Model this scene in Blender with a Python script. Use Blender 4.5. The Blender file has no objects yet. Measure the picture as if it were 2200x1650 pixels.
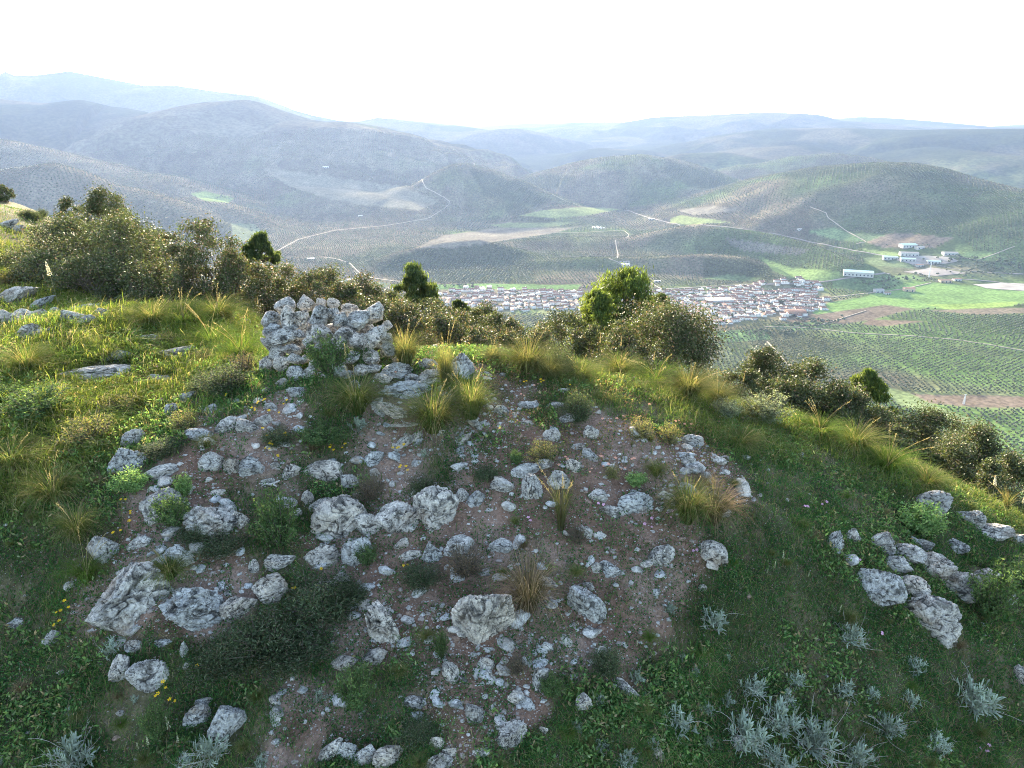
import bpy, math, random
import numpy as np
from mathutils import Vector, Matrix

# ------------------------------------------------------------------ camera, sky, sun, exposure
SC = bpy.context.scene
COL = SC.collection
PITCH = math.radians(20.0)
FPX = 1525.0                                    # focal length in pixels of the 2200 px wide photograph
cam_d = bpy.data.cameras.new('camera')
cam = bpy.data.objects.new('camera', cam_d); COL.objects.link(cam)
cam_d.sensor_width = 36.0
cam_d.lens = 36.0 * FPX / 2200.0
cam_d.clip_start = 0.1; cam_d.clip_end = 60000.0
cam.location = (0, 0, 0)
cam.rotation_euler = (math.pi / 2 - PITCH, 0, 0)
SC.camera = cam

SUN_EL, SUN_AZ = math.radians(15.5), math.radians(-15.0)   # azimuth from +Y, negative = to the left
wd = bpy.data.worlds.new('World'); SC.world = wd; wd.use_nodes = True
nt = wd.node_tree; nt.nodes.clear()
sky = nt.nodes.new('ShaderNodeTexSky'); sky.sky_type = 'NISHITA'; sky.sun_disc = False
sky.sun_elevation = SUN_EL; sky.sun_rotation = SUN_AZ
sky.altitude = 700; sky.air_density = 1.0; sky.dust_density = 3.0; sky.ozone_density = 1.0
bg = nt.nodes.new('ShaderNodeBackground'); bg.inputs['Strength'].default_value = 0.15
wo = nt.nodes.new('ShaderNodeOutputWorld')
wb = nt.nodes.new('ShaderNodeMix'); wb.data_type = 'RGBA'; wb.blend_type = 'MULTIPLY'; wb.inputs[0].default_value = 1.0
wb.inputs[7].default_value = (1.0, 0.93, 0.86, 1); nt.links.new(sky.outputs[0], wb.inputs[6]); nt.links.new(wb.outputs[2], bg.inputs[0]); nt.links.new(bg.outputs[0], wo.inputs[0])
sun_d = bpy.data.lights.new('sun', 'SUN'); sun_d.energy = 4.6; sun_d.angle = math.radians(0.6)
sun_d.color = (1.0, 0.86, 0.64)
sun = bpy.data.objects.new('sun', sun_d); COL.objects.link(sun)
sv = Vector((math.sin(SUN_AZ) * math.cos(SUN_EL), math.cos(SUN_AZ) * math.cos(SUN_EL), math.sin(SUN_EL)))
sun.rotation_euler = sv.to_track_quat('Z', 'Y').to_euler(); sun.location = sv * 50

SC.view_settings.view_transform = 'Standard'; SC.view_settings.look = 'None'
SC.view_settings.exposure = 2.52; SC.view_settings.gamma = 1.0
SC.render.engine = 'CYCLES'
SC.cycles.max_bounces = 5; SC.cycles.diffuse_bounces = 2; SC.cycles.glossy_bounces = 2
SC.cycles.transmission_bounces = 3; SC.cycles.transparent_max_bounces = 6; SC.cycles.volume_bounces = 1
SC.cycles.use_denoising = True; SC.cycles.denoiser = 'OPENIMAGEDENOISE'; SC.cycles.denoising_input_passes = 'RGB_ALBEDO_NORMAL'; SC.cycles.denoising_prefilter = 'NONE'; SC.cycles.filter_width = 1.0
SC.cycles.sample_clamp_indirect = 6.0

random.seed(7); RNG = np.random.default_rng(7)

# ------------------------------------------------------------------ noise and projection helpers
def _hash(ix, iy, iz, seed):
    with np.errstate(over='ignore'):
        h = (ix.astype(np.uint32) * np.uint32(374761393) + iy.astype(np.uint32) * np.uint32(668265263)
             + iz.astype(np.uint32) * np.uint32(2147483647) + np.uint32((seed * 974711 + 12345) & 0xffffffff))
        h = (h ^ (h >> np.uint32(13))) * np.uint32(1274126177)
        h = h ^ (h >> np.uint32(16))
    return (h & np.uint32(0xffffff)).astype(np.float64) / 0xffffff * 2 - 1

def vnoise2(x, y, seed=0):
    fx, fy = np.floor(x), np.floor(y); ix, iy = fx.astype(np.int64), fy.astype(np.int64)
    u, v = x - fx, y - fy; u = u * u * u * (u * (u * 6 - 15) + 10); v = v * v * v * (v * (v * 6 - 15) + 10)
    z = np.zeros_like(ix)
    a = _hash(ix, iy, z, seed); b = _hash(ix + 1, iy, z, seed); c = _hash(ix, iy + 1, z, seed); d = _hash(ix + 1, iy + 1, z, seed)
    return (a * (1 - u) + b * u) * (1 - v) + (c * (1 - u) + d * u) * v

def fbm2(x, y, seed=0, oct=4, gain=0.5):
    s = 0; a = 1.0; t = 0
    for k in range(oct):
        ca, sa = math.cos(k * 0.9 + 0.4), math.sin(k * 0.9 + 0.4)
        s = s + a * vnoise2((x * ca - y * sa) * 2 ** k, (x * sa + y * ca) * 2 ** k, seed + k * 17); t += a; a *= gain
    return s / t

def vnoise3(p, seed=0):
    f = np.floor(p); i = f.astype(np.int64); w = p - f; w = w * w * (3 - 2 * w)
    r = 0
    for dx in (0, 1):
        wx = w[:, 0] if dx else 1 - w[:, 0]
        for dy in (0, 1):
            wy = w[:, 1] if dy else 1 - w[:, 1]
            for dz in (0, 1):
                wz = w[:, 2] if dz else 1 - w[:, 2]
                r = r + wx * wy * wz * _hash(i[:, 0] + dx, i[:, 1] + dy, i[:, 2] + dz, seed)
    return r

CP, SP = math.cos(PITCH), math.sin(PITCH)
def raydir(px, py):                              # direction whose depth along the view axis is 1
    u = (px - 1100.0) / FPX; v = (825.0 - py) / FPX
    return np.array([u, CP + v * SP, -SP + v * CP])
def project(x, y, z):
    d = y * CP - z * SP
    up = y * SP + z * CP
    d = np.maximum(d, 1e-3)
    return 1100 + FPX * x / d, 825 - FPX * up / d
def sstep(a, b, x):
    t = np.clip((x - a) / (b - a), 0, 1); return t * t * (3 - 2 * t)

# ------------------------------------------------------------------ the shape of the land
# near knoll: image points with depth, and plain x, y, z points
NP_ = [(0,430,30),(0,500,20),(0,600,13),(0,700,10),(0,800,8),(0,900,7),(0,1000,6.3),(0,1200,5.6),(0,1400,5.2),(0,1650,4.7),
       (130,480,25),(300,650,13),(500,672,11),(560,800,7.3),(700,850,6.75),(300,800,8),(300,900,7),(260,1000,6.3),(400,1000,6.1),
       (320,1300,5.2),(100,1300,5.45),(500,1150,5.7),(700,1050,6.15),(600,1450,5.0),(700,1650,4.6),
       (1100,772,7.6),(1100,850,6.95),(900,950,6.4),(1100,950,6.28),(1100,1050,5.96),(1100,1300,5.29),(1100,1650,4.57),
       (1500,850,7.7),(1500,950,6.85),(1500,1050,6.2),(1500,1200,5.75),(1500,1400,5.4),(1500,1650,4.9),(1300,900,6.75),
       (1800,930,8.0),(1950,990,8.2),(2200,1110,8.3),(1900,1100,7.0),(1900,1300,6.0),(2200,1300,6.6),(1900,1650,5.2),(2200,1650,5.5)]
pts = []
for (a, b, t) in NP_:
    pts.append(raydir(a, b) * t)
pts += [np.array(p, float) for p in [
    (0,0,-5.6),(0,-6,-7.5),(-6,0,-5.6),(7,0,-6.6),(-12,-8,-8),(12,-8,-10),(0,-20,-14),(-9,4,-4.3),(-14,8,-3.6),
    (0,9,-3.05),(0,12,-5.2),(0,16,-8.0),(0,22,-12),(0,30,-17),(0,45,-26),(-3,10,-3.1),(-3.2,14,-5.4),(-5,12,-3.7),(-6,20,-8.5),(-9,25,-9.5),
    (-14,28,-6),(-18,40,-12),(-10,45,-24),(3,10,-4.4),(4,12,-6.2),(6,10,-6.3),(9,13,-10),(14,20,-17),(20,40,-33),(8,9,-7.2),(12,9,-9.5),(25,10,-18),(40,10,-27),
    (35,35,-38),(-26,32,-3.4),(-22,26,-3.0),(-30,20,-4),(-34,38,-6),(-45,20,-10),(-40,0,-14),(40,-20,-30),(-30,-30,-20),(20,-35,-28)]]
PT = np.array(pts); n = len(PT)
def _U(r2): return 0.5 * r2 * np.log(r2 + 1e-9)
A = np.zeros((n + 3, n + 3))
d2 = ((PT[:, None, :2] - PT[None, :, :2]) ** 2).sum(2)
A[:n, :n] = _U(d2) + np.eye(n) * 0.15
A[:n, n] = 1; A[:n, n + 1:] = PT[:, :2]; A[n, :n] = 1; A[n + 1:, :n] = PT[:, :2].T
W = np.linalg.solve(A, np.concatenate([PT[:, 2], np.zeros(3)]))
def tps(x, y):
    s = W[n] + W[n + 1] * x + W[n + 2] * y
    for k in range(n):
        s = s + W[k] * _U((x - PT[k, 0]) ** 2 + (y - PT[k, 1]) ** 2)
    return s

# far hills: ridge lines as (image x, image y, distance), a half-width, and how rough the flanks are
HILLS = [
 ([(-500,130,10500),(-200,145,8800),(0,160,8800),(12,154,8800),(30,162,8800),(70,163,8800),(150,153,8800),(240,170,8700),(310,184,8600),(380,184,8500),(470,197,8400),(540,205,8300),(590,226,8200),(660,246,8100),(740,262,8000)],2200,1.0),
 ([(-400,222,6300),(0,213,6200),(60,219,6100),(110,222,6100),(180,215,6000),(240,229,6000),(290,238,5900),(345,246,5900),(400,236,5700),(470,219,5500),(530,215,5400),(590,236,5300),(650,256,5200),(700,262,5100)],1700,1.0),
 ([(700,263,5100),(745,262,5000),(800,279,4900),(850,302,4800),(900,335,4600),(935,360,4500)],900,0.7),
 ([(530,216,5400),(600,300,4700),(640,340,4400)],700,0.7),
 ([(-300,285,4300),(0,300,4200),(100,322,4100),(200,348,4000),(270,372,3900)],900,0.7),
 ([(-150,385,3300),(50,360,3200),(110,351,3150),(170,368,3100),(240,400,3050)],520,0.6),
 ([(770,262,8200),(810,252,8200),(880,260,8100),(960,268,8000),(1050,281,7600),(1095,276,7300),(1135,290,7100),(1185,330,6800)],1300,0.8),
 ([(760,258,15000),(900,252,15000),(1000,252,15000),(1060,258,15000),(1130,254,15000),(1180,265,15000),(1260,262,15000)],2600,0.8),
 ([(1170,266,10500),(1300,262,10000),(1380,262,9700),(1430,251,9500),(1550,246,9300),(1650,241,9200),(1740,245,9100),(1790,260,9000)],2300,1.0),
 ([(1780,256,11000),(1850,251,11000),(1920,254,11000),(2000,260,11000),(2130,272,11000)],2000,0.8),
 ([(2120,272,13000),(2200,267,13000),(2500,258,13000)],2600,0.8),
 ([(1480,310,7400),(1570,288,7200),(1660,276,7000),(1800,275,6900),(1950,279,6700),(2080,277,6500),(2200,276,6500),(2600,268,6500)],1700,1.2),
 ([(1500,330,6200),(1620,318,6000),(1700,312,5800)],900,1.0),
 ([(1180,300,8600),(1350,290,8300),(1450,300,8000)],1500,1.0),
 ([(1230,330,6600),(1290,318,6400),(1360,322,6200)],800,1.0),
 ([(1890,330,5900),(2000,315,5700),(2130,330,5400),(2250,340,5300),(2500,340,5300)],900,1.2),
 ([(1090,388,4300),(1180,365,4300),(1230,350,4300),(1290,338,4250),(1380,332,4200),(1440,342,4200),(1490,360,4100),(1540,382,4000),(1585,402,3900)],700,0.8),
 ([(1400,345,5300),(1470,329,5200),(1560,328,5200),(1650,345,5100)],700,0.7),
 ([(1630,352,4700),(1700,336,4700),(1790,329,4700),(1850,336,4700),(1900,350,4600)],650,0.7),
 ([(1620,400,3900),(1700,372,3600),(1790,356,3400),(1880,350,3300),(1950,351,3250),(2010,362,3200),(2080,385,3150),(2150,404,3100),(2250,420,3050),(2500,440,3000)],820,0.7),
 ([(880,400,3700),(930,372,3700),(965,354,3700),(1000,351,3680),(1040,362,3650),(1100,385,3550),(1150,412,3450),(1190,440,3350)],400,0.6),
 ([(780,575,2150),(860,540,2200),(950,520,2280),(1030,514,2300),(1090,530,2280),(1140,545,2250),(1200,556,2200)],115,0.3),
 ([(1060,530,2450),(1150,514,2550),(1250,510,2600),(1350,510,2600),(1430,492,2600),(1500,480,2580),(1560,486,2520),(1640,500,2450),(1720,520,2350),(1790,545,2250),(1830,560,2150)],150,0.4),
 ([(1160,560,2150),(1260,553,2160),(1400,552,2150),(1520,546,2150),(1600,552,2100),(1650,570,2050),(1680,590,1980)],92,0.3),
 ([(620,400,3900),(760,410,3700),(860,420,3600),(930,436,3450)],450,0.3),
 ([(-100,440,3000),(250,430,3200),(400,425,3300)],500,0.6),
]
HP = []
for pl, w, rough in HILLS:
    q = []
    for (a, b, r) in pl:
        d = raydir(a, b); h = math.hypot(d[0], d[1]); q.append(d * (r / h))
    HP.append((np.array(q), w, rough))

def floor_z(r):
    return np.interp(r, [0, 800, 1500, 3400, 4500, 6000, 9000, 14000, 20000], [-412, -405, -400, -400, -380, -310, -200, -90, -60])

def far_z(x, y):
    r = np.hypot(x, y)
    fl = floor_z(r) + 9 * fbm2(x / 700, y / 700, 3, 3) * sstep(900, 2500, r)
    z = fl.copy()
    nz = fbm2(x / 420, y / 420, 11, 4, 0.55)
    rg = 1 - np.abs(fbm2(x / 700, y / 700, 29, 3)) * 2
    for q, w, rough in HP:
        x0, x1, y0, y1 = q[:, 0].min() - w, q[:, 0].max() + w, q[:, 1].min() - w, q[:, 1].max() + w
        m = (x > x0) & (x < x1) & (y > y0) & (y < y1)
        if not m.any(): continue
        xs, ys = x[m], y[m]
        best = np.full(xs.shape, 1e12); hh = np.zeros_like(xs)
        for k in range(len(q) - 1):
            ax, ay, az = q[k]; bx, by, bz = q[k + 1]
            L = (bx - ax) ** 2 + (by - ay) ** 2
            t = np.clip(((xs - ax) * (bx - ax) + (ys - ay) * (by - ay)) / L, 0, 1)
            dd = (xs - ax - t * (bx - ax)) ** 2 + (ys - ay - t * (by - ay)) ** 2
            c = dd < best; best = np.where(c, dd, best); hh = np.where(c, az + t * (bz - az), hh)
        qd = np.sqrt(best) / w
        qd = qd * (1 + 0.18 * rough * nz[m] * 1.4 * sstep(0.02, 0.5, qd))
        s = np.where(qd < 1, 0.5 + 0.5 * np.cos(np.pi * np.clip(qd, 0, 1)), 0)
        s = s ** 0.85
        dz = (hh - fl[m]) * s
        dz = dz + rough * np.abs(hh - fl[m]) * 0.16 * (rg[m] - 0.4) * s * (1 - s) * 2.2
        zc = fl[m] + np.maximum(dz, 0)
        zz = z[m]; k2 = 14.0
        hmx = np.maximum(zz, zc); z[m] = hmx + k2 * 0.25 * np.clip(1 - np.abs(zz - zc) / k2, 0, 1) ** 2 * (np.minimum(zz, zc) > fl[m] + 1)
    az = np.arctan2(x, np.maximum(y, -1e9))
    side = -3 - 0.60 * (r - 12) + 4 * fbm2(x / 60, y / 60, 5, 3) * sstep(40, 120, r)
    k = 30.0; h = np.clip(0.5 + 0.5 * (side - z) / k, 0, 1)
    return np.where(r < 1200, np.where(h > 0, z * (1 - h) + side * h + k * h * (1 - h), z), z)

def zfun(x, y, detail=True):
    x = np.atleast_1d(np.asarray(x, float)); y = np.atleast_1d(np.asarray(y, float))
    shp = x.shape; x = x.ravel(); y = y.ravel()
    r = np.hypot(x, y); z = np.zeros_like(x)
    mn = r < 75; mf = r > 40
    if mf.any(): z[mf] = far_z(x[mf], y[mf])
    if mn.any():
        a = tps(x[mn], y[mn])
        xs, ys = x[mn], y[mn]
        if detail:
            a = a + 0.05 * fbm2(xs / 0.9, ys / 0.9, 41, 3) + 0.022 * fbm2(xs / 0.22, ys / 0.22, 43, 3) + 0.12 * fbm2(xs / 3, ys / 3, 47, 2)
        t = sstep(42, 72, r[mn]); z[mn] = a * (1 - t) + np.where(t > 0, z[mn], 0) * t
    return z.reshape(shp)

_TN = np.geomspace(2.0, 60, 1800); _TF = np.geomspace(500, 19000, 2600)
def hit(px, py, far=False):                      # where the line of sight through an image point meets the land
    d = raydir(px, py); T = _TF if far else _TN
    P = d[None, :] * T[:, None]
    g = P[:, 2] < zfun(P[:, 0], P[:, 1])
    k = int(np.argmax(g)) if g.any() else len(T) - 1
    return P[k], T[k]

def in_poly(px, py, poly):
    c = np.zeros(px.shape, bool); m = len(poly)
    for i in range(m):
        x0, y0 = poly[i]; x1, y1 = poly[(i + 1) % m]
        if y0 == y1: continue
        s = ((y0 > py) != (y1 > py)) & (px < (x1 - x0) * (py - y0) / (y1 - y0) + x0)
        c ^= s
    return c
def poly_dist(px, py, poly):                     # signed distance, positive inside
    d = np.full(px.shape, 1e9); m = len(poly)
    for i in range(m):
        x0, y0 = poly[i]; x1, y1 = poly[(i + 1) % m]
        L = (x1 - x0) ** 2 + (y1 - y0) ** 2 + 1e-9
        t = np.clip(((px - x0) * (x1 - x0) + (py - y0) * (y1 - y0)) / L, 0, 1)
        d = np.minimum(d, np.hypot(px - x0 - t * (x1 - x0), py - y0 - t * (y1 - y0)))
    return np.where(in_poly(px, py, poly), d, -d)

# ------------------------------------------------------------------ mesh and object helpers
def mesh_np(name, V, F, mats=(), col=None, midx=None, smooth=False):
    """V (n,3); F list of int arrays (m,k); col (n,3) becomes the colour attribute 'tint'"""
    me = bpy.data.meshes.new(name)
    V = np.ascontiguousarray(V, np.float32)
    me.vertices.add(len(V)); me.vertices.foreach_set('co', V.ravel())
    F = [np.asarray(f, np.int32) for f in F if len(f)]
    loops = np.concatenate([f.ravel() for f in F])
    tot = np.concatenate([np.full(len(f), f.shape[1], np.int32) for f in F])
    st = np.concatenate([[0], np.cumsum(tot)[:-1]]).astype(np.int32)
    me.loops.add(len(loops)); me.loops.foreach_set('vertex_index', loops)
    me.polygons.add(len(tot)); me.polygons.foreach_set('loop_start', st)
    if midx is not None: me.polygons.foreach_set('material_index', np.asarray(midx, np.int32))
    me.update(calc_edges=True)
    if smooth: me.polygons.foreach_set('use_smooth', np.ones(len(tot), bool))
    else: me.polygons.foreach_set('use_smooth', np.zeros(len(tot), bool))
    if col is not None:
        ca = me.color_attributes.new('tint', 'FLOAT_COLOR', 'POINT')
        c4 = np.ones((len(V), 4), np.float32); c4[:, :3] = col
        ca.data.foreach_set('color', c4.ravel())
    for m in mats: me.materials.append(m)
    return me
def link(name, data, parent=None, loc=None, rot=None, scl=None):
    o = bpy.data.objects.new(name, data); COL.objects.link(o)
    if parent is not None: o.parent = parent
    if loc is not None: o.location = loc
    if rot is not None: o.rotation_euler = rot
    if scl is not None: o.scale = scl
    return o
LABELS = set()
def tag(o, label, cat, group=None, kind=None):
    if label: o['label'] = label; LABELS.add(label)
    if cat: o['category'] = cat
    if group: o['group'] = group
    if kind: o['kind'] = kind
    return o
class Mix:                                       # collects pieces into one mesh
    def __init__(s): s.V = []; s.F = {}; s.C = []; s.n = 0; s.M = {}
    def add(s, V, Fs, col=None, mi=0):
        V = np.asarray(V, float); s.V.append(V)
        for f in Fs:
            f = np.asarray(f, int)
            if not len(f): continue
            s.F.setdefault(f.shape[1], []).append(f + s.n); s.M.setdefault(f.shape[1], []).append(np.full(len(f), mi))
        c = np.ones((len(V), 3)) * 0.5 if col is None else np.broadcast_to(np.asarray(col, float), (len(V), 3))
        s.C.append(c); s.n += len(V)
    def mesh(s, name, mats, smooth=False):
        ks = list(s.F)
        return mesh_np(name, np.concatenate(s.V), [np.concatenate(s.F[k]) for k in ks], mats, np.concatenate(s.C),
                       np.concatenate([np.concatenate(s.M[k]) for k in ks]), smooth)
def box(cx, cy, z0, sx, sy, sz, yaw=0.0):
    c, s = math.cos(yaw), math.sin(yaw)
    P = np.array([(x * sx / 2, y * sy / 2, z0 + z * sz) for z in (0, 1) for x, y in ((-1, -1), (1, -1), (1, 1), (-1, 1))], float)
    X = P[:, 0] * c - P[:, 1] * s + cx; Y = P[:, 0] * s + P[:, 1] * c + cy
    return np.stack([X, Y, P[:, 2]], 1), [np.array([(0, 3, 2, 1), (4, 5, 6, 7), (0, 1, 5, 4), (1, 2, 6, 5), (2, 3, 7, 6), (3, 0, 4, 7)])]
def tube(P, R, sides=6):
    P = np.asarray(P, float); R = np.asarray(R, float); V = []
    for i in range(len(P)):
        t = P[min(i + 1, len(P) - 1)] - P[max(i - 1, 0)]; t = t / (np.linalg.norm(t) + 1e-9)
        a = np.cross(t, (0.3, 0.9, 0.1)); a /= np.linalg.norm(a) + 1e-9; b = np.cross(t, a)
        for k in range(sides):
            w = 2 * math.pi * k / sides; V.append(P[i] + R[i] * (math.cos(w) * a + math.sin(w) * b))
    F = [(i * sides + k, i * sides + (k + 1) % sides, (i + 1) * sides + (k + 1) % sides, (i + 1) * sides + k) for i in range(len(P) - 1) for k in range(sides)]
    return np.array(V), [np.array(F)]
def ico(sub):
    t = (1 + 5 ** 0.5) / 2
    V = [(-1, t, 0), (1, t, 0), (-1, -t, 0), (1, -t, 0), (0, -1, t), (0, 1, t), (0, -1, -t), (0, 1, -t), (t, 0, -1), (t, 0, 1), (-t, 0, -1), (-t, 0, 1)]
    V = [np.array(v) / np.linalg.norm(v) for v in V]
    F = [(0, 11, 5), (0, 5, 1), (0, 1, 7), (0, 7, 10), (0, 10, 11), (1, 5, 9), (5, 11, 4), (11, 10, 2), (10, 7, 6), (7, 1, 8), (3, 9, 4), (3, 4, 2), (3, 2, 6), (3, 6, 8), (3, 8, 9), (4, 9, 5), (2, 4, 11), (6, 2, 10), (8, 6, 7), (9, 8, 1)]
    for _ in range(sub):
        cache = {}; G = []
        def mid(a, b):
            k = (min(a, b), max(a, b))
            if k not in cache:
                m = V[a] + V[b]; V.append(m / np.linalg.norm(m)); cache[k] = len(V) - 1
            return cache[k]
        for a, b, c in F:
            ab, bc, ca = mid(a, b), mid(b, c), mid(c, a); G += [(a, ab, ca), (b, bc, ab), (c, ca, bc), (ab, bc, ca)]
        F = G
    return np.array(V), np.array(F)
ICO = {k: ico(k) for k in (0, 1, 2, 3, 5)}

# ------------------------------------------------------------------ materials
def new_mat(name):
    m = bpy.data.materials.new(name); m.use_nodes = True; nt = m.node_tree; nt.nodes.clear()
    return m, nt, nt.nodes.new('ShaderNodeOutputMaterial')
def N(nt, t, **kw):
    nd = nt.nodes.new(t)
    for k, v in kw.items():
        if k in nd.inputs.keys() if hasattr(nd.inputs, 'keys') else False: nd.inputs[k].default_value = v
        else: setattr(nd, k, v)
    return nd
def noise(nt, vec, scale, detail=4, rough=0.55):
    t = nt.nodes.new('ShaderNodeTexNoise'); t.inputs['Scale'].default_value = scale; t.inputs['Detail'].default_value = detail; t.inputs['Roughness'].default_value = rough
    if vec is not None: nt.links.new(vec, t.inputs['Vector'])
    return t.outputs['Fac']
def ramp(nt, fac, stops):
    r = nt.nodes.new('ShaderNodeValToRGB'); e = r.color_ramp.elements
    while len(e) < len(stops): e.new(0.5)
    for i, (p, c) in enumerate(stops):
        e[i].position = p; e[i].color = (c, c, c, 1) if isinstance(c, (int, float)) else (*c, 1)
    nt.links.new(fac, r.inputs[0]); return r.outputs[0]
def mixc(nt, fac, a, b, mode='MIX'):
    m = nt.nodes.new('ShaderNodeMix'); m.data_type = 'RGBA'; m.blend_type = mode
    for s, i in ((fac, 0), (a, 6), (b, 7)):
        if isinstance(s, (int, float)): m.inputs[i].default_value = s if i == 0 else (s, s, s, 1)
        elif isinstance(s, tuple): m.inputs[i].default_value = (*s, 1)
        else: nt.links.new(s, m.inputs[i])
    return m.outputs[2]
def bsdf(nt, out, col, rough=0.9, bump=None, bd=0.02, bs=1.0, spec=0.3, trans=0.0, tcol=None):
    p = nt.nodes.new('ShaderNodeBsdfPrincipled'); p.inputs['Specular IOR Level'].default_value = spec
    if isinstance(rough, (int, float)): p.inputs['Roughness'].default_value = rough
    else: nt.links.new(rough, p.inputs['Roughness'])
    if isinstance(col, tuple): p.inputs['Base Color'].default_value = (*col, 1)
    else: nt.links.new(col, p.inputs['Base Color'])
    if bump is not None:
        b = nt.nodes.new('ShaderNodeBump'); b.inputs['Distance'].default_value = bd; b.inputs['Strength'].default_value = bs
        nt.links.new(bump, b.inputs['Height']); nt.links.new(b.outputs[0], p.inputs['Normal'])
    if trans > 0:
        t = nt.nodes.new('ShaderNodeBsdfTranslucent'); s = tcol if tcol is not None else col
        if isinstance(s, tuple): t.inputs['Color'].default_value = (*s, 1)
        else: nt.links.new(s, t.inputs['Color'])
        mx = nt.nodes.new('ShaderNodeMixShader'); mx.inputs[0].default_value = trans
        nt.links.new(p.outputs[0], mx.inputs[1]); nt.links.new(t.outputs[0], mx.inputs[2]); nt.links.new(mx.outputs[0], out.inputs['Surface'])
    else: nt.links.new(p.outputs[0], out.inputs['Surface'])
    return p
def attr(nt, name='tint'):
    a = nt.nodes.new('ShaderNodeAttribute'); a.attribute_name = name; return a.outputs['Color']
def pos(nt):
    g = nt.nodes.new('ShaderNodeNewGeometry'); return g.outputs['Position']

def foliage_mat(name, trans, rough=0.5, spec=0.4, gain=1.6):
    m, nt, out = new_mat(name)
    c = attr(nt)
    v = noise(nt, pos(nt), 3.0, 3)
    c2 = mixc(nt, 1.0, c, ramp(nt, v, [(0.3, 0.72), (0.7, 1.25)]), 'MULTIPLY')
    t = mixc(nt, 1.0, c2, (gain * 1.05, gain, gain * 0.55), 'MULTIPLY')
    bsdf(nt, out, c2, rough, spec=spec, trans=trans, tcol=t); return m
M_GRASS = foliage_mat('grass_blades', 0.40, 0.9, 0.0, 1.6)
M_LEAF = foliage_mat('oak_leaves', 0.22, 0.58, 0.32, 1.4)
M_NEEDLE = foliage_mat('pine_needles', 0.38, 0.6, 0.25, 1.5)
M_SILVER = foliage_mat('silver_leaves', 0.2, 0.7, 0.2, 1.1)
M_HERB = foliage_mat('herb_leaves', 0.35, 0.8, 0.08, 1.5)
M_FLOWER = foliage_mat('petals', 0.3, 0.6, 0.2, 1.1)
M_OLIVE = foliage_mat('olive_leaves', 0.1, 0.7, 0.2, 1.2)

def bark():
    m, nt, out = new_mat('bark'); v = noise(nt, pos(nt), 30, 4)
    bsdf(nt, out, ramp(nt, v, [(0.3, (0.05, 0.04, 0.03)), (0.7, (0.17, 0.14, 0.11))]), 0.9, v, 0.01); return m
M_BARK = bark()
def deadwood():
    m, nt, out = new_mat('weathered_wood'); v = noise(nt, pos(nt), 40, 4)
    bsdf(nt, out, ramp(nt, v, [(0.3, (0.3, 0.28, 0.25)), (0.7, (0.55, 0.52, 0.47))]), 0.9, v, 0.004); return m
M_WOOD = deadwood()

def rock_mat():
    m, nt, out = new_mat('lichened_limestone')
    tc = nt.nodes.new('ShaderNodeTexCoord'); oi = nt.nodes.new('ShaderNodeObjectInfo')
    geo = pos(nt)
    cav = attr(nt)
    base = noise(nt, geo, 5, 6, 0.62); fine = noise(nt, geo, 42, 6, 0.7)
    c = ramp(nt, base, [(0.32, (0.42, 0.41, 0.39)), (0.5, (0.66, 0.655, 0.63)), (0.64, (0.84, 0.83, 0.80))])
    tint = mixc(nt, oi.outputs['Random'], (0.80, 0.83, 0.86), (1.0, 0.92, 0.84))
    c = mixc(nt, 1.0, c, tint, 'MULTIPLY')
    c = mixc(nt, 1.0, c, ramp(nt, fine, [(0.32, 0.74), (0.60, 1.28)]), 'MULTIPLY')
    # pale crusty lichen discs
    vo = nt.nodes.new('ShaderNodeTexVoronoi'); vo.inputs['Scale'].default_value = 30; nt.links.new(geo, vo.inputs['Vector'])
    disc = ramp(nt, vo.outputs['Distance'], [(0.20, 1.0), (0.28, 0.0)])
    sel = ramp(nt, noise(nt, geo, 8, 2), [(0.50, 0.0), (0.60, 0.8)])
    dm = nt.nodes.new('ShaderNodeMath'); dm.operation = 'MULTIPLY'; nt.links.new(disc, dm.inputs[0]); nt.links.new(sel, dm.inputs[1])
    c = mixc(nt, dm.outputs[0], c, (0.72, 0.72, 0.68))
    # dark lichen: soft stains, then fine black crusts on some faces
    bl = noise(nt, geo, 11, 8, 0.78)
    gate = ramp(nt, noise(nt, geo, 3.1, 3), [(0.38, 0.35), (0.58, 1.0)])
    blm = nt.nodes.new('ShaderNodeMath'); blm.operation = 'MULTIPLY'; nt.links.new(ramp(nt, bl, [(0.48, 0.0), (0.58, 0.88)]), blm.inputs[0]); nt.links.new(gate, blm.inputs[1])
    c = mixc(nt, blm.outputs[0], c, (0.085, 0.085, 0.08))
    v2 = nt.nodes.new('ShaderNodeTexVoronoi'); v2.inputs['Scale'].default_value = 70; nt.links.new(geo, v2.inputs['Vector'])
    pit = ramp(nt, v2.outputs['Distance'], [(0.14, 1.0), (0.28, 0.0)])
    psel = ramp(nt, noise(nt, geo, 13, 3), [(0.47, 0.0), (0.56, 0.9)])
    pm = nt.nodes.new('ShaderNodeMath'); pm.operation = 'MULTIPLY'; nt.links.new(pit, pm.inputs[0]); nt.links.new(psel, pm.inputs[1])
    c = mixc(nt, pm.outputs[0], c, (0.05, 0.048, 0.045))
    st = ramp(nt, noise(nt, geo, 4, 4), [(0.56, 0.0), (0.70, 0.5)])
    c = mixc(nt, st, c, (0.36, 0.26, 0.17))
    c = mixc(nt, 1.0, c, cav, 'MULTIPLY')              # crevice shade painted into pits and cracks, along with soil and black lichen
    h = nt.nodes.new('ShaderNodeMath'); h.operation = 'SUBTRACT'; nt.links.new(fine, h.inputs[0]); nt.links.new(pm.outputs[0], h.inputs[1])
    bsdf(nt, out, c, 0.92, h.outputs[0], 0.03, 1.0, spec=0.2); return m
M_ROCK = rock_mat()
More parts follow.
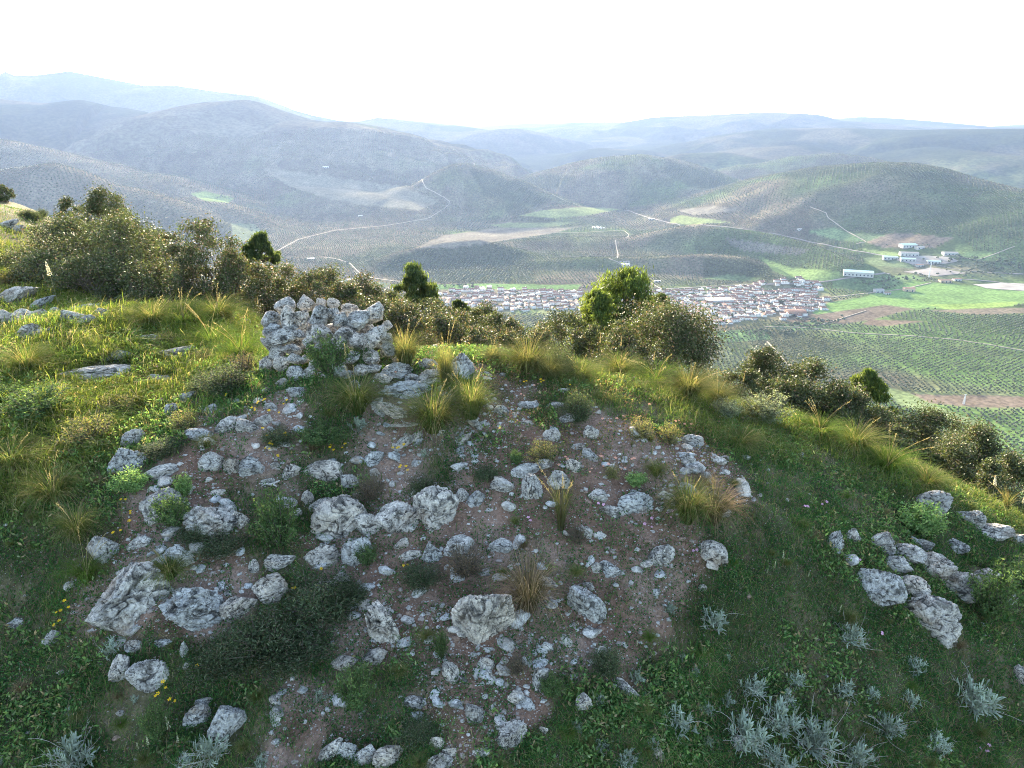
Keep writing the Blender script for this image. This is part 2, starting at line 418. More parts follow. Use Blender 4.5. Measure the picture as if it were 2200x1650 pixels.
def pebble_mat():
    m, nt, out = new_mat('pebble_stone'); c = attr(nt)
    v = noise(nt, pos(nt), 60, 4)
    bsdf(nt, out, mixc(nt, 1.0, c, ramp(nt, v, [(0.3, 0.6), (0.7, 1.2)]), 'MULTIPLY'), 0.9, v, 0.006, spec=0.2); return m
M_PEB = pebble_mat()
def ground_mat():
    m, nt, out = new_mat('stony_soil'); c = attr(nt); g = pos(nt)
    a = noise(nt, g, 7, 6, 0.65); b = noise(nt, g, 45, 6, 0.7)
    c = mixc(nt, 1.0, c, ramp(nt, a, [(0.3, 0.68), (0.7, 1.25)]), 'MULTIPLY')
    c = mixc(nt, 1.0, c, ramp(nt, b, [(0.3, 0.55), (0.7, 1.4)]), 'MULTIPLY')
    vo = nt.nodes.new('ShaderNodeTexVoronoi'); vo.inputs['Scale'].default_value = 60; nt.links.new(g, vo.inputs['Vector'])
    gr = ramp(nt, vo.outputs['Distance'], [(0.22, 1.0), (0.38, 0.0)])
    sel = ramp(nt, noise(nt, g, 30, 2), [(0.46, 0.0), (0.54, 0.6)])
    mm = nt.nodes.new('ShaderNodeMath'); mm.operation = 'MULTIPLY'; nt.links.new(gr, mm.inputs[0]); nt.links.new(sel, mm.inputs[1])
    c = mixc(nt, mm.outputs[0], c, (0.36, 0.31, 0.27))
    hh = nt.nodes.new('ShaderNodeMath'); hh.operation = 'ADD'; nt.links.new(b, hh.inputs[0]); nt.links.new(mm.outputs[0], hh.inputs[1])
    bsdf(nt, out, c, 0.95, hh.outputs[0], 0.02, 0.8, spec=0.1); return m
M_GROUND = ground_mat()
def land_mat(name, s1, s2):
    m, nt, out = new_mat(name); c = attr(nt); g = pos(nt)
    a = noise(nt, g, s1, 5, 0.6); b = noise(nt, g, s2, 3, 0.6)
    c = mixc(nt, 1.0, c, ramp(nt, a, [(0.3, 0.75), (0.7, 1.25)]), 'MULTIPLY')
    c = mixc(nt, 1.0, c, ramp(nt, b, [(0.35, 0.7), (0.65, 1.3)]), 'MULTIPLY')
    bsdf(nt, out, c, 1.0, spec=0.0); return m
M_VALLEY = land_mat('valley_soil', 0.012, 0.12)
M_HILL = land_mat('scrub_hills', 0.004, 0.045)
def flat(name, col, rough=0.8, var=0.15, scale=0.3, spec=0.3):
    m, nt, out = new_mat(name); v = noise(nt, pos(nt), scale, 4)
    c = mixc(nt, 1.0, col, ramp(nt, v, [(0.3, 1 - var), (0.7, 1 + var)]), 'MULTIPLY')
    bsdf(nt, out, c, rough, spec=spec); return m
M_WALL = flat('whitewashed_wall', (0.66, 0.64, 0.60)); M_ROOF = flat('clay_roof_tiles', (0.23, 0.13, 0.09), 0.85, 0.3, 0.4)
M_ROOFG = flat('grey_roof', (0.24, 0.23, 0.22), 0.7, 0.2); M_WIN = flat('dark_windows', (0.05, 0.05, 0.06), 0.2, 0.1)
M_STREET = flat('street_surface', (0.22, 0.20, 0.18), 0.9, 0.2, 0.05); M_TRACK = flat('pale_track', (0.30, 0.26, 0.20), 0.95, 0.15, 0.05)
M_BLUE = flat('blue_grey_sheet_roof', (0.30, 0.44, 0.45), 0.5, 0.15); M_YARD = flat('pale_yard', (0.27, 0.25, 0.22), 0.9, 0.25, 0.03)
M_HALL = flat('grey_sheet_wall', (0.42, 0.42, 0.40), 0.7, 0.15)
M_WATER = flat('pond_water', (0.5, 0.58, 0.6), 0.08, 0.05, 0.01, 0.9); M_METAL = flat('painted_metal', (0.7, 0.7, 0.7), 0.5)
# ------------------------------------------------------------------ the ground: one polar sheet in three bands
DIRT = [(210,1020),(240,940),(420,880),(560,840),(700,800),(900,770),(1020,775),(1110,770),(1260,830),(1380,900),(1500,960),(1570,1060),(1590,1200),
        (1560,1290),(1450,1330),(1400,1480),(1250,1560),(1150,1720),(500,1720),(560,1560),(250,1500),(190,1350),(190,1180)]
def dirtness(x, y, z):
    px, py = project(x, y, z)
    d = poly_dist(px, py, DIRT) / 90.0
    nn = fbm2(x / 0.55, y / 0.55, 71, 4) * 1.5 + fbm2(x / 1.3, y / 1.3, 73, 2) * 0.9
    low = np.where((py > 1230), -1.0, 0) * sstep(1230, 1500, py) * 0.7
    return sstep(-0.25, 0.75, np.clip(d, -3, 1.15) * 0.8 + nn + low - 0.22)

FIELDS = [
 ([(1115,464),(1180,449),(1250,445),(1335,449),(1262,463),(1180,468)],(0.24,0.31,0.09)),
 ([(1045,483),(1100,478),(1240,477),(1180,488),(1080,488)],(0.22,0.28,0.09)),
 ([(1440,470),(1462,462),(1572,477),(1480,483),(1440,479)],(0.24,0.32,0.09)),
 ([(1733,497),(1790,489),(1832,500),(1862,519),(1800,517)],(0.14,0.24,0.07)),
 ([(1838,501),(1930,505),(1858,521)],(0.15,0.22,0.07)),
 ([(1630,552),(1700,576),(1800,584),(1835,597),(1760,602),(1700,598),(1660,580)],(0.15,0.25,0.06)),
 ([(1850,535),(1912,540),(1955,547),(1900,553)],(0.20,0.30,0.08)),
 ([(1850,552),(1955,560),(1965,576),(1880,571)],(0.14,0.21,0.07)),
 ([(1500,598),(1580,590),(1640,598),(1600,604)],(0.12,0.2,0.06)),
 ([(1790,598),(1850,597),(1960,590),(1990,598),(1860,625),(1790,620)],(0.13,0.22,0.06)),
 ([(1780,650),(1850,640),(1890,628),(1960,604),(2060,612),(2200,622),(2300,640),(2200,652),(2080,667),(1990,662),(1880,668),(1770,684),(1745,672)],(0.15,0.28,0.06)),
 ([(1990,655),(2190,648),(2180,656),(2050,668)],(0.22,0.36,0.06)),
 ([(2075,540),(2142,546),(2120,562),(2065,560)],(0.13,0.22,0.06)),
 ([(408,417),(440,410),(505,425),(490,436),(440,432)],(0.20,0.30,0.08)),
 ([(498,480),(548,480),(562,502),(500,528)],(0.22,0.28,0.12)),
 ([(920,612),(1060,610),(1250,612),(1240,622),(930,622)],(0.14,0.26,0.06)),
 ([(560,360),(620,368),(860,400),(945,432),(900,452),(780,440),(700,425),(620,400)],(0.30,0.25,0.17)),
 ([(895,532),(960,505),(1080,489),(1215,490),(1270,482),(1180,502),(980,532)],(0.27,0.22,0.16)),
 ([(1455,452),(1540,442),(1600,450),(1490,462)],(0.26,0.22,0.17)),
 ([(1860,521),(1922,498),(2050,510),(2010,532),(1900,532)],(0.24,0.18,0.13)),
 ([(1680,688),(1780,672),(1900,656),(1965,664),(1870,688),(1770,702)],(0.20,0.15,0.11)),
 ([(1870,686),(1990,690),(1900,702),(1850,697)],(0.24,0.17,0.12)),
 ([(1990,668),(2090,662),(2250,660),(2250,672),(2100,676)],(0.22,0.17,0.12)),
 ([(1910,842),(2010,848),(2140,850),(2400,856),(2400,878),(2100,876),(1980,866)],(0.25,0.18,0.13)),
 ([(1900,832),(1950,842),(2010,872),(2120,912),(2140,932),(2010,892),(1930,872)],(0.18,0.26,0.08)),
 ([(560,600),(700,598),(840,608),(830,618),(600,615)],(0.13,0.18,0.07)),
 ([(1560,512),(1740,536),(1720,548),(1600,540),(1570,525)],(0.22,0.20,0.16)),
 ([(1640,700),(1750,690),(1840,700),(1700,712)],(0.12,0.21,0.06)),
 ([(1520,712),(1640,706),(1660,728),(1560,735)],(0.12,0.22,0.06)),
]
NOTREE = FIELDS[:26]
TOWN = [(930,632),(1000,618),(1300,628),(1420,622),(1560,618),(1690,598),(1760,604),(1782,640),(1770,668),(1700,690),(1640,682),(1580,700),(1500,712),(1440,695),(1300,668),(1100,670),(1000,672),(940,655)]
SIL = [(-600,420),(0,430),(130,440),(280,440),(420,490),(560,540),(700,600),(850,640),(1000,690),(1130,720),(1250,720),(1450,720),(1560,790),(1700,830),(1900,870),(1950,920),(2200,980),(2800,1150)]

SHADED_SLOPES = [[(1148,556),(1080,524),(1000,518),(930,528),(860,548),(800,585),(900,606),(1148,606)], [(1510,552),(1600,556),(1650,575),(1680,598),(1560,610),(1510,600)], [(1440,345),(1500,362),(1590,402),(1560,412),(1480,400),(1420,370)], [(1010,366),(1060,372),(1180,430),(1150,446),(1040,420)], [(1090,390),(1180,372),(1240,380),(1200,405),(1120,405)], [(1660,372),(1760,356),(1930,352),(2060,380),(1980,384),(1850,366),(1720,384)]]  # valley slopes whose shade and dense growth are painted as darker ground
def land_colour(x, y, z):
    px, py = project(x, y, z); r = np.hypot(x, y)
    n1 = fbm2(x / 260, y / 260, 81, 3); n2 = fbm2(x / 90, y / 90, 83, 3)
    g = sstep(-0.35, 0.45, n1 + 0.4 * (px - 1500) / 700)
    brown = np.array([0.135, 0.118, 0.08]); green = np.array([0.075, 0.105, 0.04])
    c = brown[None] * (1 - g[:, None]) + green[None] * g[:, None]
    c = c * (1 + 0.25 * n2)[:, None]
    c = c * (1 + (np.array([0.25, 0.42, 0.1])[None] * (g * (1 - sstep(1500, 2100, r)))[:, None]))
    # patchwork of parcels
    cell = 210.0; cx, cy = np.floor(x / cell + 0.35 * n1), np.floor(y / (cell * 1.3) + 0.35 * n2)
    h = _hash(cx.astype(np.int64), cy.astype(np.int64), np.zeros(len(x), np.int64), 5)
    c = c * (1 + 0.28 * h)[:, None]
    far = sstep(4300, 5600, r)
    scr = np.array([0.026, 0.034, 0.018]); n3 = sstep(-0.1, 0.25, fbm2(x / 500, y / 500, 91, 4))
    for pl in SHADED_SLOPES:
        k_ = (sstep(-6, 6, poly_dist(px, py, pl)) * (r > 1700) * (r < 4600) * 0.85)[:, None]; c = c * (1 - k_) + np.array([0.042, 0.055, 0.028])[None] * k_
    fc = scr[None] * (1 - n3[:, None]) + np.array([0.062, 0.06, 0.038])[None] * n3[:, None]
    c = c * (1 - far[:, None]) + fc * far[:, None]
    wob = 3 * n2
    for poly, col in FIELDS:
        col = (col[0] * .76 + .01, col[1] * .68 + .01, col[2] * .85 + .015) if col[1] > col[0] else (col[0] * .62, col[1] * .68, col[2] * .70)
        d = poly_dist(px, py + wob * 0.5, poly) if True else 0
        m = sstep(-1.0, 1.0, d)
        m = np.where(r < 5200, m, 0)
        c = c * (1 - m[:, None]) + np.array(col)[None] * m[:, None] * (1 + 0.12 * n2[:, None])
    return c

A_f = np.linspace(-math.radians(51), math.radians(51), 1000)
A_b = np.linspace(math.radians(51), math.radians(309), 76)[1:-1]
AZ = np.concatenate([A_f, A_b])
def rows(r0, r1, ratio):
    k = int(math.ceil(math.log(r1 / r0) / math.log(ratio))); return np.geomspace(r0, r1, k + 1)
def sheet(name, R, mat, colfn, kind='structure', centre=False):
    x = (R[:, None] * np.sin(AZ)[None]).ravel(); y = (R[:, None] * np.cos(AZ)[None]).ravel()
    z = zfun(x, y); na = len(AZ)
    i = np.arange(len(R) - 1)[:, None] * na; j = np.arange(na)[None]; j2 = (j + 1) % na
    F = np.stack([i + j, i + j2, i + na + j2, i + na + j], -1).reshape(-1, 4)[:, ::-1]
    V = np.stack([x, y, z], 1); Fs = [F]
    c = colfn(x, y, z)
    if centre:
        V = np.concatenate([V, [[0, 0, zfun(0, 0)[0]]]]); c = np.concatenate([c, c[:1]])
        jj = np.arange(na); Fs.append(np.stack([np.full(na, len(V) - 1), (jj + 1) % na, jj], 1))
    me = mesh_np(name, V, Fs, [mat], c, smooth=True)
    o = link(name, me); o['kind'] = kind; return o
def near_colour(x, y, z):
    d = dirtness(x, y, z)[:, None]
    n1 = sstep(-0.4, 0.4, fbm2(x / 0.4, y / 0.4, 61, 3))[:, None]
    dirt = np.array([0.19, 0.118, 0.085]) * (1 - n1) + np.array([0.285, 0.20, 0.155]) * n1
    moss = np.array([0.06, 0.07, 0.032]) * (1 - n1) + np.array([0.15, 0.13, 0.075]) * n1
    return dirt * d + moss * (1 - d)
sheet('ground', np.concatenate([rows(0.4, 1.8, 1.08)[:-1], rows(1.8, 14, 1.0055)[:-1], rows(14, 60, 1.012)]), M_GROUND, near_colour, centre=True)
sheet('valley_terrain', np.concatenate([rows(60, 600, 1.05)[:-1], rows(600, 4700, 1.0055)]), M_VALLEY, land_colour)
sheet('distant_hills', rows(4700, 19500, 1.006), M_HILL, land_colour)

# ------------------------------------------------------------------ olive groves
def olive_mesh(name, seed, sub=1):
    rg = np.random.default_rng(seed); mx = Mix(); V0, F0 = ICO[sub]
    for k in range(4 if sub else 1):
        o = np.array([rg.normal() * 0.8, rg.normal() * 0.8, 2.6 + rg.normal() * 0.4]) if sub else np.array([0, 0, 2.2])
        s = rg.uniform(0.9, 1.5, 3) if sub else np.array([2, 2, 1.7])
        V = V0 * s * rg.uniform(0.75, 1.2, (len(V0), 1)) + o
        mx.add(V, [F0], np.array([0.075, 0.092, 0.048]) * rg.uniform(0.75, 1.3, (len(V), 1)))
    return mx
def grid_trees(r0, r1, sp, seed):
    rg = np.random.default_rng(seed); out = []
    hw = r1 * 0.80
    cell = 230.0                                   # each parcel has rows of its own direction
    for ci in range(int(-hw // cell), int(hw // cell) + 1):
        for cj in range(int((r0 * 0.7) // cell), int(r1 // cell) + 1):
            cx, cy = (ci + .5) * cell, (cj + .5) * cell
            if math.hypot(cx, cy) > r1 + 150 or math.hypot(cx, cy) < r0 - 150 or abs(cx) > 0.82 * cy + 150: continue
            a = [0.1, 1.15, -0.5, 0.6, -0.15][int(rg.integers(5))]; ca, sa = math.cos(a), math.sin(a)
            g = np.arange(-cell * 0.75, cell * 0.75, sp); gx, gy = np.meshgrid(g, g * 1.0)
            gx = gx.ravel() + rg.normal(0, 0.07 * sp, gx.size); gy = gy.ravel() + rg.normal(0, 0.07 * sp, gx.size)
            x = gx * ca - gy * sa; y = gx * sa + gy * ca
            m = (np.abs(x) < cell / 2 - 2) & (np.abs(y) < cell / 2 - 2); out.append(np.stack([x[m] + cx, y[m] + cy], 1))
    P = np.concatenate(out); x, y = P[:, 0], P[:, 1]; r = np.hypot(x, y)
    m = (r > r0) & (r <= r1); x, y = x[m], y[m]; z = zfun(x, y); px, py = project(x, y, z)
    sil = np.interp(px, [p[0] for p in SIL], [p[1] for p in SIL])
    ok = (px > -160) & (px < 2400) & (py < sil + 110)
    ok &= (rg.random(len(x)) > 0.05)
    x, y, z, px, py = x[ok], y[ok], z[ok], px[ok], py[ok]
    bad = np.zeros(len(x), bool)
    for poly, _ in NOTREE: bad |= poly_dist(px, py, poly) > -1.5
    bad |= poly_dist(px, py, TOWN) > -4
    bad |= poly_dist(px, py, [(1860,520),(2060,510),(2110,560),(2180,560),(2230,640),(2060,620),(1980,590),(1850,600)]) > 0
    for pl, w in ROADPX:
        for k in range(len(pl) - 1):
            (x0, y0), (x1, y1) = pl[k], pl[k + 1]
            L = (x1 - x0) ** 2 + (y1 - y0) ** 2; t = np.clip(((px - x0) * (x1 - x0) + (py - y0) * (y1 - y0)) / L, 0, 1)
            bad |= np.hypot(px - x0 - t * (x1 - x0), (py - y0 - t * (y1 - y0)) * 2) < 4
    k = ~bad
    return np.stack([x[k], y[k], z[k]], 1)

ROADPX = [
 ([(690,553),(722,556),(752,566),(770,585),(800,598),(850,605),(905,607)],4.5),
 ([(1322,516),(1324,530),(1328,548),(1326,556)],5.0),
 ([(1308,556),(1330,565),(1342,578),(1370,598),(1400,610),(1422,622)],5.0),
 ([(1150,500),(1250,500),(1340,495),(1352,505),(1346,512)],3.5),
 ([(1345,452),(1400,470),(1450,482),(1560,488),(1650,500),(1740,520),(1840,540),(1960,560),(2060,580),(2120,586),(2200,590)],6.0),
 ([(1740,445),(1775,458),(1778,468),(1820,498),(1862,520),(1840,524)],4.5),
 ([(1420,622),(1600,612),(1690,612),(1780,605),(1860,592),(1910,588)],7.0),
 ([(1780,640),(1850,632),(1940,622),(2000,608)],5.0),
 ([(2010,605),(2060,600),(2130,605),(2200,615)],6.0),
 ([(1640,702),(1740,705),(1830,716),(1950,722),(2050,730),(2130,742),(2220,758)],4.5),
 ([(1648,735),(1665,752),(1690,782),(1720,800)],4.0),
 ([(905,385),(915,405),(945,420),(968,435),(955,448),(920,470),(830,485),(720,495),(640,515),(595,540)],5.0),
 ([(1187,418),(1215,432),(1245,442)],5.0),
 ([(1860,668),(1760,700),(1700,700)],3.5),
 ([(1990,560),(2040,548),(2100,560),(2180,530)],4.0),
]
def far_line(pl, n=12):
    P = []
    for k in range(len(pl) - 1):
        for s in np.linspace(0, 1, n, endpoint=(k == len(pl) - 2)):
            p, _ = hit(pl[k][0] * (1 - s) + pl[k + 1][0] * s, pl[k][1] * (1 - s) + pl[k + 1][1] * s, True); P.append(p[:2])
    P = np.array(P)
    for _ in range(3): P[1:-1] = (P[:-2] + 2 * P[1:-1] + P[2:]) / 4
    return P
for ri, (pl, w) in enumerate(ROADPX):
    P = far_line(pl); T = np.gradient(P, axis=0); T /= np.linalg.norm(T, axis=1)[:, None] + 1e-9
    Nn = np.stack([-T[:, 1], T[:, 0]], 1); V = []
    for s in (-0.28, 0.28):
        Q = P + Nn * w * s; V.append(np.column_stack([Q, zfun(Q[:, 0], Q[:, 1]) + 1.2]))
    n_ = len(P); V = np.concatenate(V); i = np.arange(n_ - 1)
    V2 = V.copy(); V2[:, 2] -= 2.5
    F = np.concatenate([np.stack([i, i + n_, i + n_ + 1, i + 1], 1)[:, ::-1], np.stack([i, i + 1, i + 1 + 2 * n_, i + 2 * n_], 1)[:, ::-1], np.stack([i + n_, i + n_ + 1, i + 1 + 3 * n_, i + 3 * n_], 1)])
    o = link('road' if w > 5 else 'dirt_track', mesh_np('road', np.concatenate([V, V2]), [F], [M_STREET if w > 5 else M_TRACK])); o['kind'] = 'structure'

near_t = grid_trees(620, 1650, 8.2, 1); mid_t = grid_trees(1650, 2900, 9.5, 2); far_t = grid_trees(2900, 4700, 12.5, 3)
npx, npy = project(near_t[:, 0], near_t[:, 1], near_t[:, 2]); nr = np.hypot(near_t[:, 0], near_t[:, 1])
silv = np.interp(npx, [p[0] for p in SIL], [p[1] for p in SIL])
vis = (npx > 5) & (npx < 2195) & (npy < silv - 12)
order = np.argsort(np.where(vis, nr, 1e9)); single = order[:300]; rest = np.ones(len(near_t), bool); rest[single] = False
protos = []
for s in range(4):
    e = bpy.data.objects.new('olive_tree', None)
    rg = np.random.default_rng(100 + s); mc = olive_mesh('crown', 200 + s); crown = mc.mesh('olive_crown', [M_OLIVE])
    V, F = tube([(0, 0, -0.3), (0.1, 0, 0.8), (0.05, 0.15, 1.9)], [0.3, 0.22, 0.14]); mt = Mix(); mt.add(V, F); protos.append((crown, mt.mesh('olive_trunk', [M_BARK])))
for k, idx in enumerate(single):
    p = near_t[idx]; e = link('olive_tree', None, loc=p, rot=(0, 0, random.uniform(0, 6.28))); s = random.uniform(0.75, 1.15); e.scale = (s, s, s)
    a_, b_ = npx[idx], npy[idx]
    tag(e, 'grey green olive tree ' + ('at the right border' if a_ > 2080 else 'right of the rim pine' if a_ > 1940 else 'left of the rim pine') + (', in the lowest visible rows' if b_ > 930 else ', just below the brown field' if b_ > 880 else ', above the brown field'), 'olive tree', 'olive trees in the nearest groves')
    c, t = protos[k % 4]; link('crown', c, e); link('trunk', t, e)
def merge_trees(name, P, seed, sub, smin, smax, nvar=6):
    rg = np.random.default_rng(seed); VV = []; FF = []; CC = []; off = 0
    which = rg.integers(0, nvar, len(P))
    for v in range(nvar):
        mx = olive_mesh('o', seed * 31 + v, sub) if sub else olive_mesh('o', seed * 31 + v, 0)
        V0 = np.concatenate(mx.V); F0 = np.concatenate(sum(mx.F.values(), [])); C0 = np.concatenate(mx.C)
        Q = P[which == v]; m = len(Q)
        if not m: continue
        a = rg.uniform(0, 6.28, m); s = rg.uniform(smin, smax, m); ca, sa = np.cos(a) * s, np.sin(a) * s
        X = V0[None, :, 0] * ca[:, None] - V0[None, :, 1] * sa[:, None] + Q[:, 0:1]
        Y = V0[None, :, 0] * sa[:, None] + V0[None, :, 1] * ca[:, None] + Q[:, 1:2]
        Z = V0[None, :, 2] * s[:, None] + Q[:, 2:3]
        VV.append(np.stack([X, Y, Z], -1).reshape(-1, 3)); FF.append((F0[None] + (np.arange(m) * len(V0))[:, None, None] + off).reshape(-1, 3)); off += m * len(V0)
        CC.append((C0[None] * rg.uniform(0.7, 1.35, (m, 1, 1))).reshape(-1, 3))
    me = mesh_np(name, np.concatenate(VV), [np.concatenate(FF)], [M_OLIVE], np.concatenate(CC)); o = link(name, me)
    tag(o, {'o': 'x'}.get(name) or 'rows of small grey green olive trees covering the valley and its hills', 'olive grove', kind='stuff'); return o
VN, FN, = ICO[1]
def octa():
    V = np.array([(1, 0, 0), (0, 1, 0), (-1, 0, 0), (0, -1, 0), (0, 0, 1)], float); F = np.array([(0, 1, 4), (1, 2, 4), (2, 3, 4), (3, 0, 4)]); return V, F
allp = merge_trees('olive_grove', near_t[rest], 5, 1, 0.75, 1.15)
mid = merge_trees('olive_grove', mid_t, 6, 0, 0.85, 1.3)
fr = merge_trees('olive_grove', far_t, 7, 0, 1.0, 1.55)
mid['label'] = 'olive rows covering the low hills behind the white village'
fr['label'] = 'faint rows of olive trees on the farther hillsides'
allp['label'] = 'dense rows of olive trees on the flat land this side of the village'

# ------------------------------------------------------------------ the village
def house_mesh(seed):
    rg = random.Random(seed); mx = Mix()
    L = rg.uniform(10, 17); Wd = rg.uniform(7, 10); H = rg.choice([3.6, 4.6, 5.4, 6.4]); rh = rg.uniform(1.9, 3.0); fl = seed % 6 == 5
    V, F = box(0, 0, -2, L, Wd, H + 2); mx.add(V, F, mi=0)
    if fl:
        V, F = box(0, 0, H, L + .1, Wd + .1, 0.5); mx.add(V, F, mi=0); V, F = box(0, 0, H + .5, L - .8, Wd - .8, 0.05); mx.add(V, F, mi=2)
        V, F = box(L * .2, 0, H + .5, 3, 3, 2.2); mx.add(V, F, mi=0)
    else:
        e = 0.35; a, b = L / 2 + e, Wd / 2 + e
        P = np.array([(-a, -b, H), (a, -b, H), (a, b, H), (-a, b, H), (-a, 0, H + rh), (a, 0, H + rh)], float)
        mx.add(P, [np.array([(0, 1, 5, 4), (2, 3, 4, 5)]), np.array([(0, 4, 3), (1, 2, 5)])], mi=1)
        V, F = box(L * .28, Wd * .2, H, 0.9, 0.9, rh + 0.9); mx.add(V, F, mi=0)
    nW = int(L // 3.2); st = 2 if H > 5 else 1
    for s in (-1, 1):
        for f in range(st):
            for k in range(nW):
                if rg.random() < 0.2: continue
                V, F = box(-L / 2 + (k + .5) * L / nW, s * (Wd / 2 + .02), 1.0 + f * 2.8, 1.1, 0.12, 1.5); mx.add(V, F, mi=3)
    if seed % 3 == 0:
        V, F = box(L / 2 + 2.2, rg.uniform(-1, 1), -2, 4.4, Wd * .7, 2 + 3.0); mx.add(V, F, mi=0)
        V, F = box(L / 2 + 2.2, 0, 3.0, 4.7, Wd * .74, 0.3); mx.add(V, F, mi=1)
    return mx
HM = [house_mesh(s) for s in range(14)]; HMesh = [m.mesh('village_house', [M_WALL, M_ROOF, M_ROOFG, M_WIN]) for m in HM]
rg = np.random.default_rng(21)
cand = []
corner = [hit(p[0], p[1], True)[0] for p in TOWN]
xs = [c[0] for c in corner]; ys = [c[1] for c in corner]
GX, GY = np.meshgrid(np.arange(min(xs), max(xs), 15.5), np.arange(min(ys), max(ys), 14.0))
GX = GX.ravel(); GY = GY.ravel()
ang = 0.25 * np.sin(GX / 160) + 0.1
rowk = np.round((GY - GY.min()) / 14.0); GX = GX + rg.normal(0, 1.2, len(GX)); GY = GY + rg.normal(0, 1.0, len(GX)) + 8 * np.sin(GX / 70)
gz = zfun(GX, GY); gpx, gpy = project(GX, GY, gz)
ok = (poly_dist(gpx, gpy, TOWN) > 0) & (rg.random(len(GX)) > 0.22) & (rowk % 4 != 3)
edge = poly_dist(gpx, gpy, TOWN)
ok &= (edge > 5) | (rg.random(len(GX)) > 0.4)
hx, hy, hz, ha = GX[ok], GY[ok], gz[ok], ang[ok]; hpx, hpy = gpx[ok], gpy[ok]
silh = np.interp(hpx, [p[0] for p in SIL], [p[1] for p in SIL])
visH = (hpy < silh - 14)
o_ = np.argsort(np.where(visH, np.hypot(hx, hy), 1e9)); nH = min(290, int(visH.sum()))
print('houses', len(hx), 'visible', int(visH.sum()))
for q, i in enumerate(o_[:nH]):
    k = int(rg.integers(14)); o = link('village_house', HMesh[k], loc=(hx[i], hy[i], hz[i]), rot=(0, 0, ha[i] + rg.normal(0, .12) + (math.pi / 2 if rg.random() < .35 else 0)))
    look = 'flat roofed white house' if k % 6 == 5 else ('white house with side wing' if k % 3 == 0 else 'tile roofed white house')
    a_, b_ = hpx[i], hpy[i]
    zone = ('far left in the village' if a_ < 1060 else 'left of the sunlit pine' if a_ < 1270 else 'right of the sunlit pine' if a_ < 1470 else 'in the middle of the village' if a_ < 1620 else 'at the right end of the village')
    row = 'in the back rows ' if b_ < 632 else ('in the central rows ' if b_ < 662 else 'in the front rows ')
    tag(o, look + ' ' + row + zone, 'house', 'houses of the white village')
mx = Mix()
for i in o_[nH:]:
    k = int(rg.integers(14)); m = HM[k]; a = ha[i]; ca, sa = math.cos(a), math.sin(a); base = np.array([hx[i], hy[i], hz[i]])
    V = np.concatenate(m.V); V = np.stack([V[:, 0] * ca - V[:, 1] * sa, V[:, 0] * sa + V[:, 1] * ca, V[:, 2]], 1) + base
    off = mx.n; mx.V.append(V); mx.C.append(np.full((len(V), 3), .5)); mx.n += len(V)
    for kk in m.F:
        mx.F.setdefault(kk, []).extend([f + off for f in m.F[kk]]); mx.M.setdefault(kk, []).extend(m.M[kk])
if mx.n:
    tag(link('distant_rooftops', mx.mesh('distant_rooftops', [M_WALL, M_ROOF, M_ROOFG, M_WIN])), 'mass of white houses along the far side of the village', 'rooftops', kind='stuff')
# streets of the village: trees between houses
tp = []
for _ in range(560):
    i = int(rg.integers(len(hx))); tp.append((hx[i] + rg.normal(0, 12), hy[i] + rg.normal(0, 9) + 7))
for (a, b, wx, wy, c) in [(1000,615,60,4,30),(1330,655,60,10,20),(1720,700,90,6,40),(1760,690,60,5,30),(1660,715,60,8,40),(1950,600,60,10,30),(2120,585,80,12,60),(2080,560,80,10,50),(1880,610,40,6,20),(760,560,70,12,60),(640,560,60,8,40),(880,510,60,8,50),(980,450,40,8,30),(500,425,60,6,30),(1980,530,60,6,20),(2150,570,60,12,50),(560,470,25,30,50),(1220,440,25,6,20),(1390,600,40,4,12)]:
    for _ in range(c):
        p, _t = hit(a + rg.normal(0, wx / 2), b + rg.normal(0, wy / 2), True); tp.append((p[0], p[1]))
tp = np.array(tp); tz = zfun(tp[:, 0], tp[:, 1]); tr = merge_trees('valley_woodland', np.column_stack([tp, tz]), 9, 1, 0.9, 1.9)
tag(tr, 'scattered green trees between the houses and along the valley streams', 'woodland', kind='stuff')

def hall(px, py, L, Wd, H, yaw, roofm, label, walls=M_HALL, flatroof=False, name='warehouse', cat='warehouse'):
    p, _ = hit(px, py, True); mx = Mix()
    V, F = box(0, 0, -3, L, Wd, H + 3); mx.add(V, F, mi=0)
    nd = max(2, int(L // 9))
    for k in range(nd):
        V, F = box(-L / 2 + (k + .5) * L / nd, -Wd / 2 - .05, 0, 3.2, 0.15, min(3.6, H * .6)); mx.add(V, F, mi=1)
    rm = Mix(); a, b, rh = L / 2 + .5, Wd / 2 + .5, (0.4 if flatroof else Wd * 0.1)
    P = np.array([(-a, -b, H + .01), (a, -b, H + .01), (a, b, H + .01), (-a, b, H + .01), (-a, 0, H + rh), (a, 0, H + rh)], float)
    rm.add(P, [np.array([(0, 1, 5, 4), (2, 3, 4, 5)]), np.array([(0, 4, 3), (1, 2, 5)])])
    e = link(name, None, loc=p, rot=(0, 0, yaw)); tag(e, label, cat)
    link('wall', mx.mesh('hall_wall', [walls, M_WIN]), e); link('roof', rm.mesh('hall_roof', [roofm]), e)
M_OCH = flat('ochre_wall', (0.5, 0.38, 0.26)); M_BRICK = flat('brick_wall', (0.36, 0.22, 0.16))
hall(1843,590,72,34,9,-0.35,M_BLUE,'long warehouse with a blue green roof beside the road right of the village')
hall(1912,556,40,22,7,-0.3,M_BLUE,'pale hall with a greenish roof, lowest left of the industrial cluster')
hall(1952,548,50,24,8,-0.2,M_ROOFG,'long white hall in the middle of the industrial cluster')
hall(1950,560,40,18,7,-0.3,M_BLUE,'blue roofed shed in front of the long white hall')
hall(1950,530,46,26,8,0.1,M_BLUE,'factory with dark blue roof standing highest at the edge of the bare field')
hall(1975,534,26,16,6,0.2,M_ROOFG,'small grey hall to the right of the highest factory')
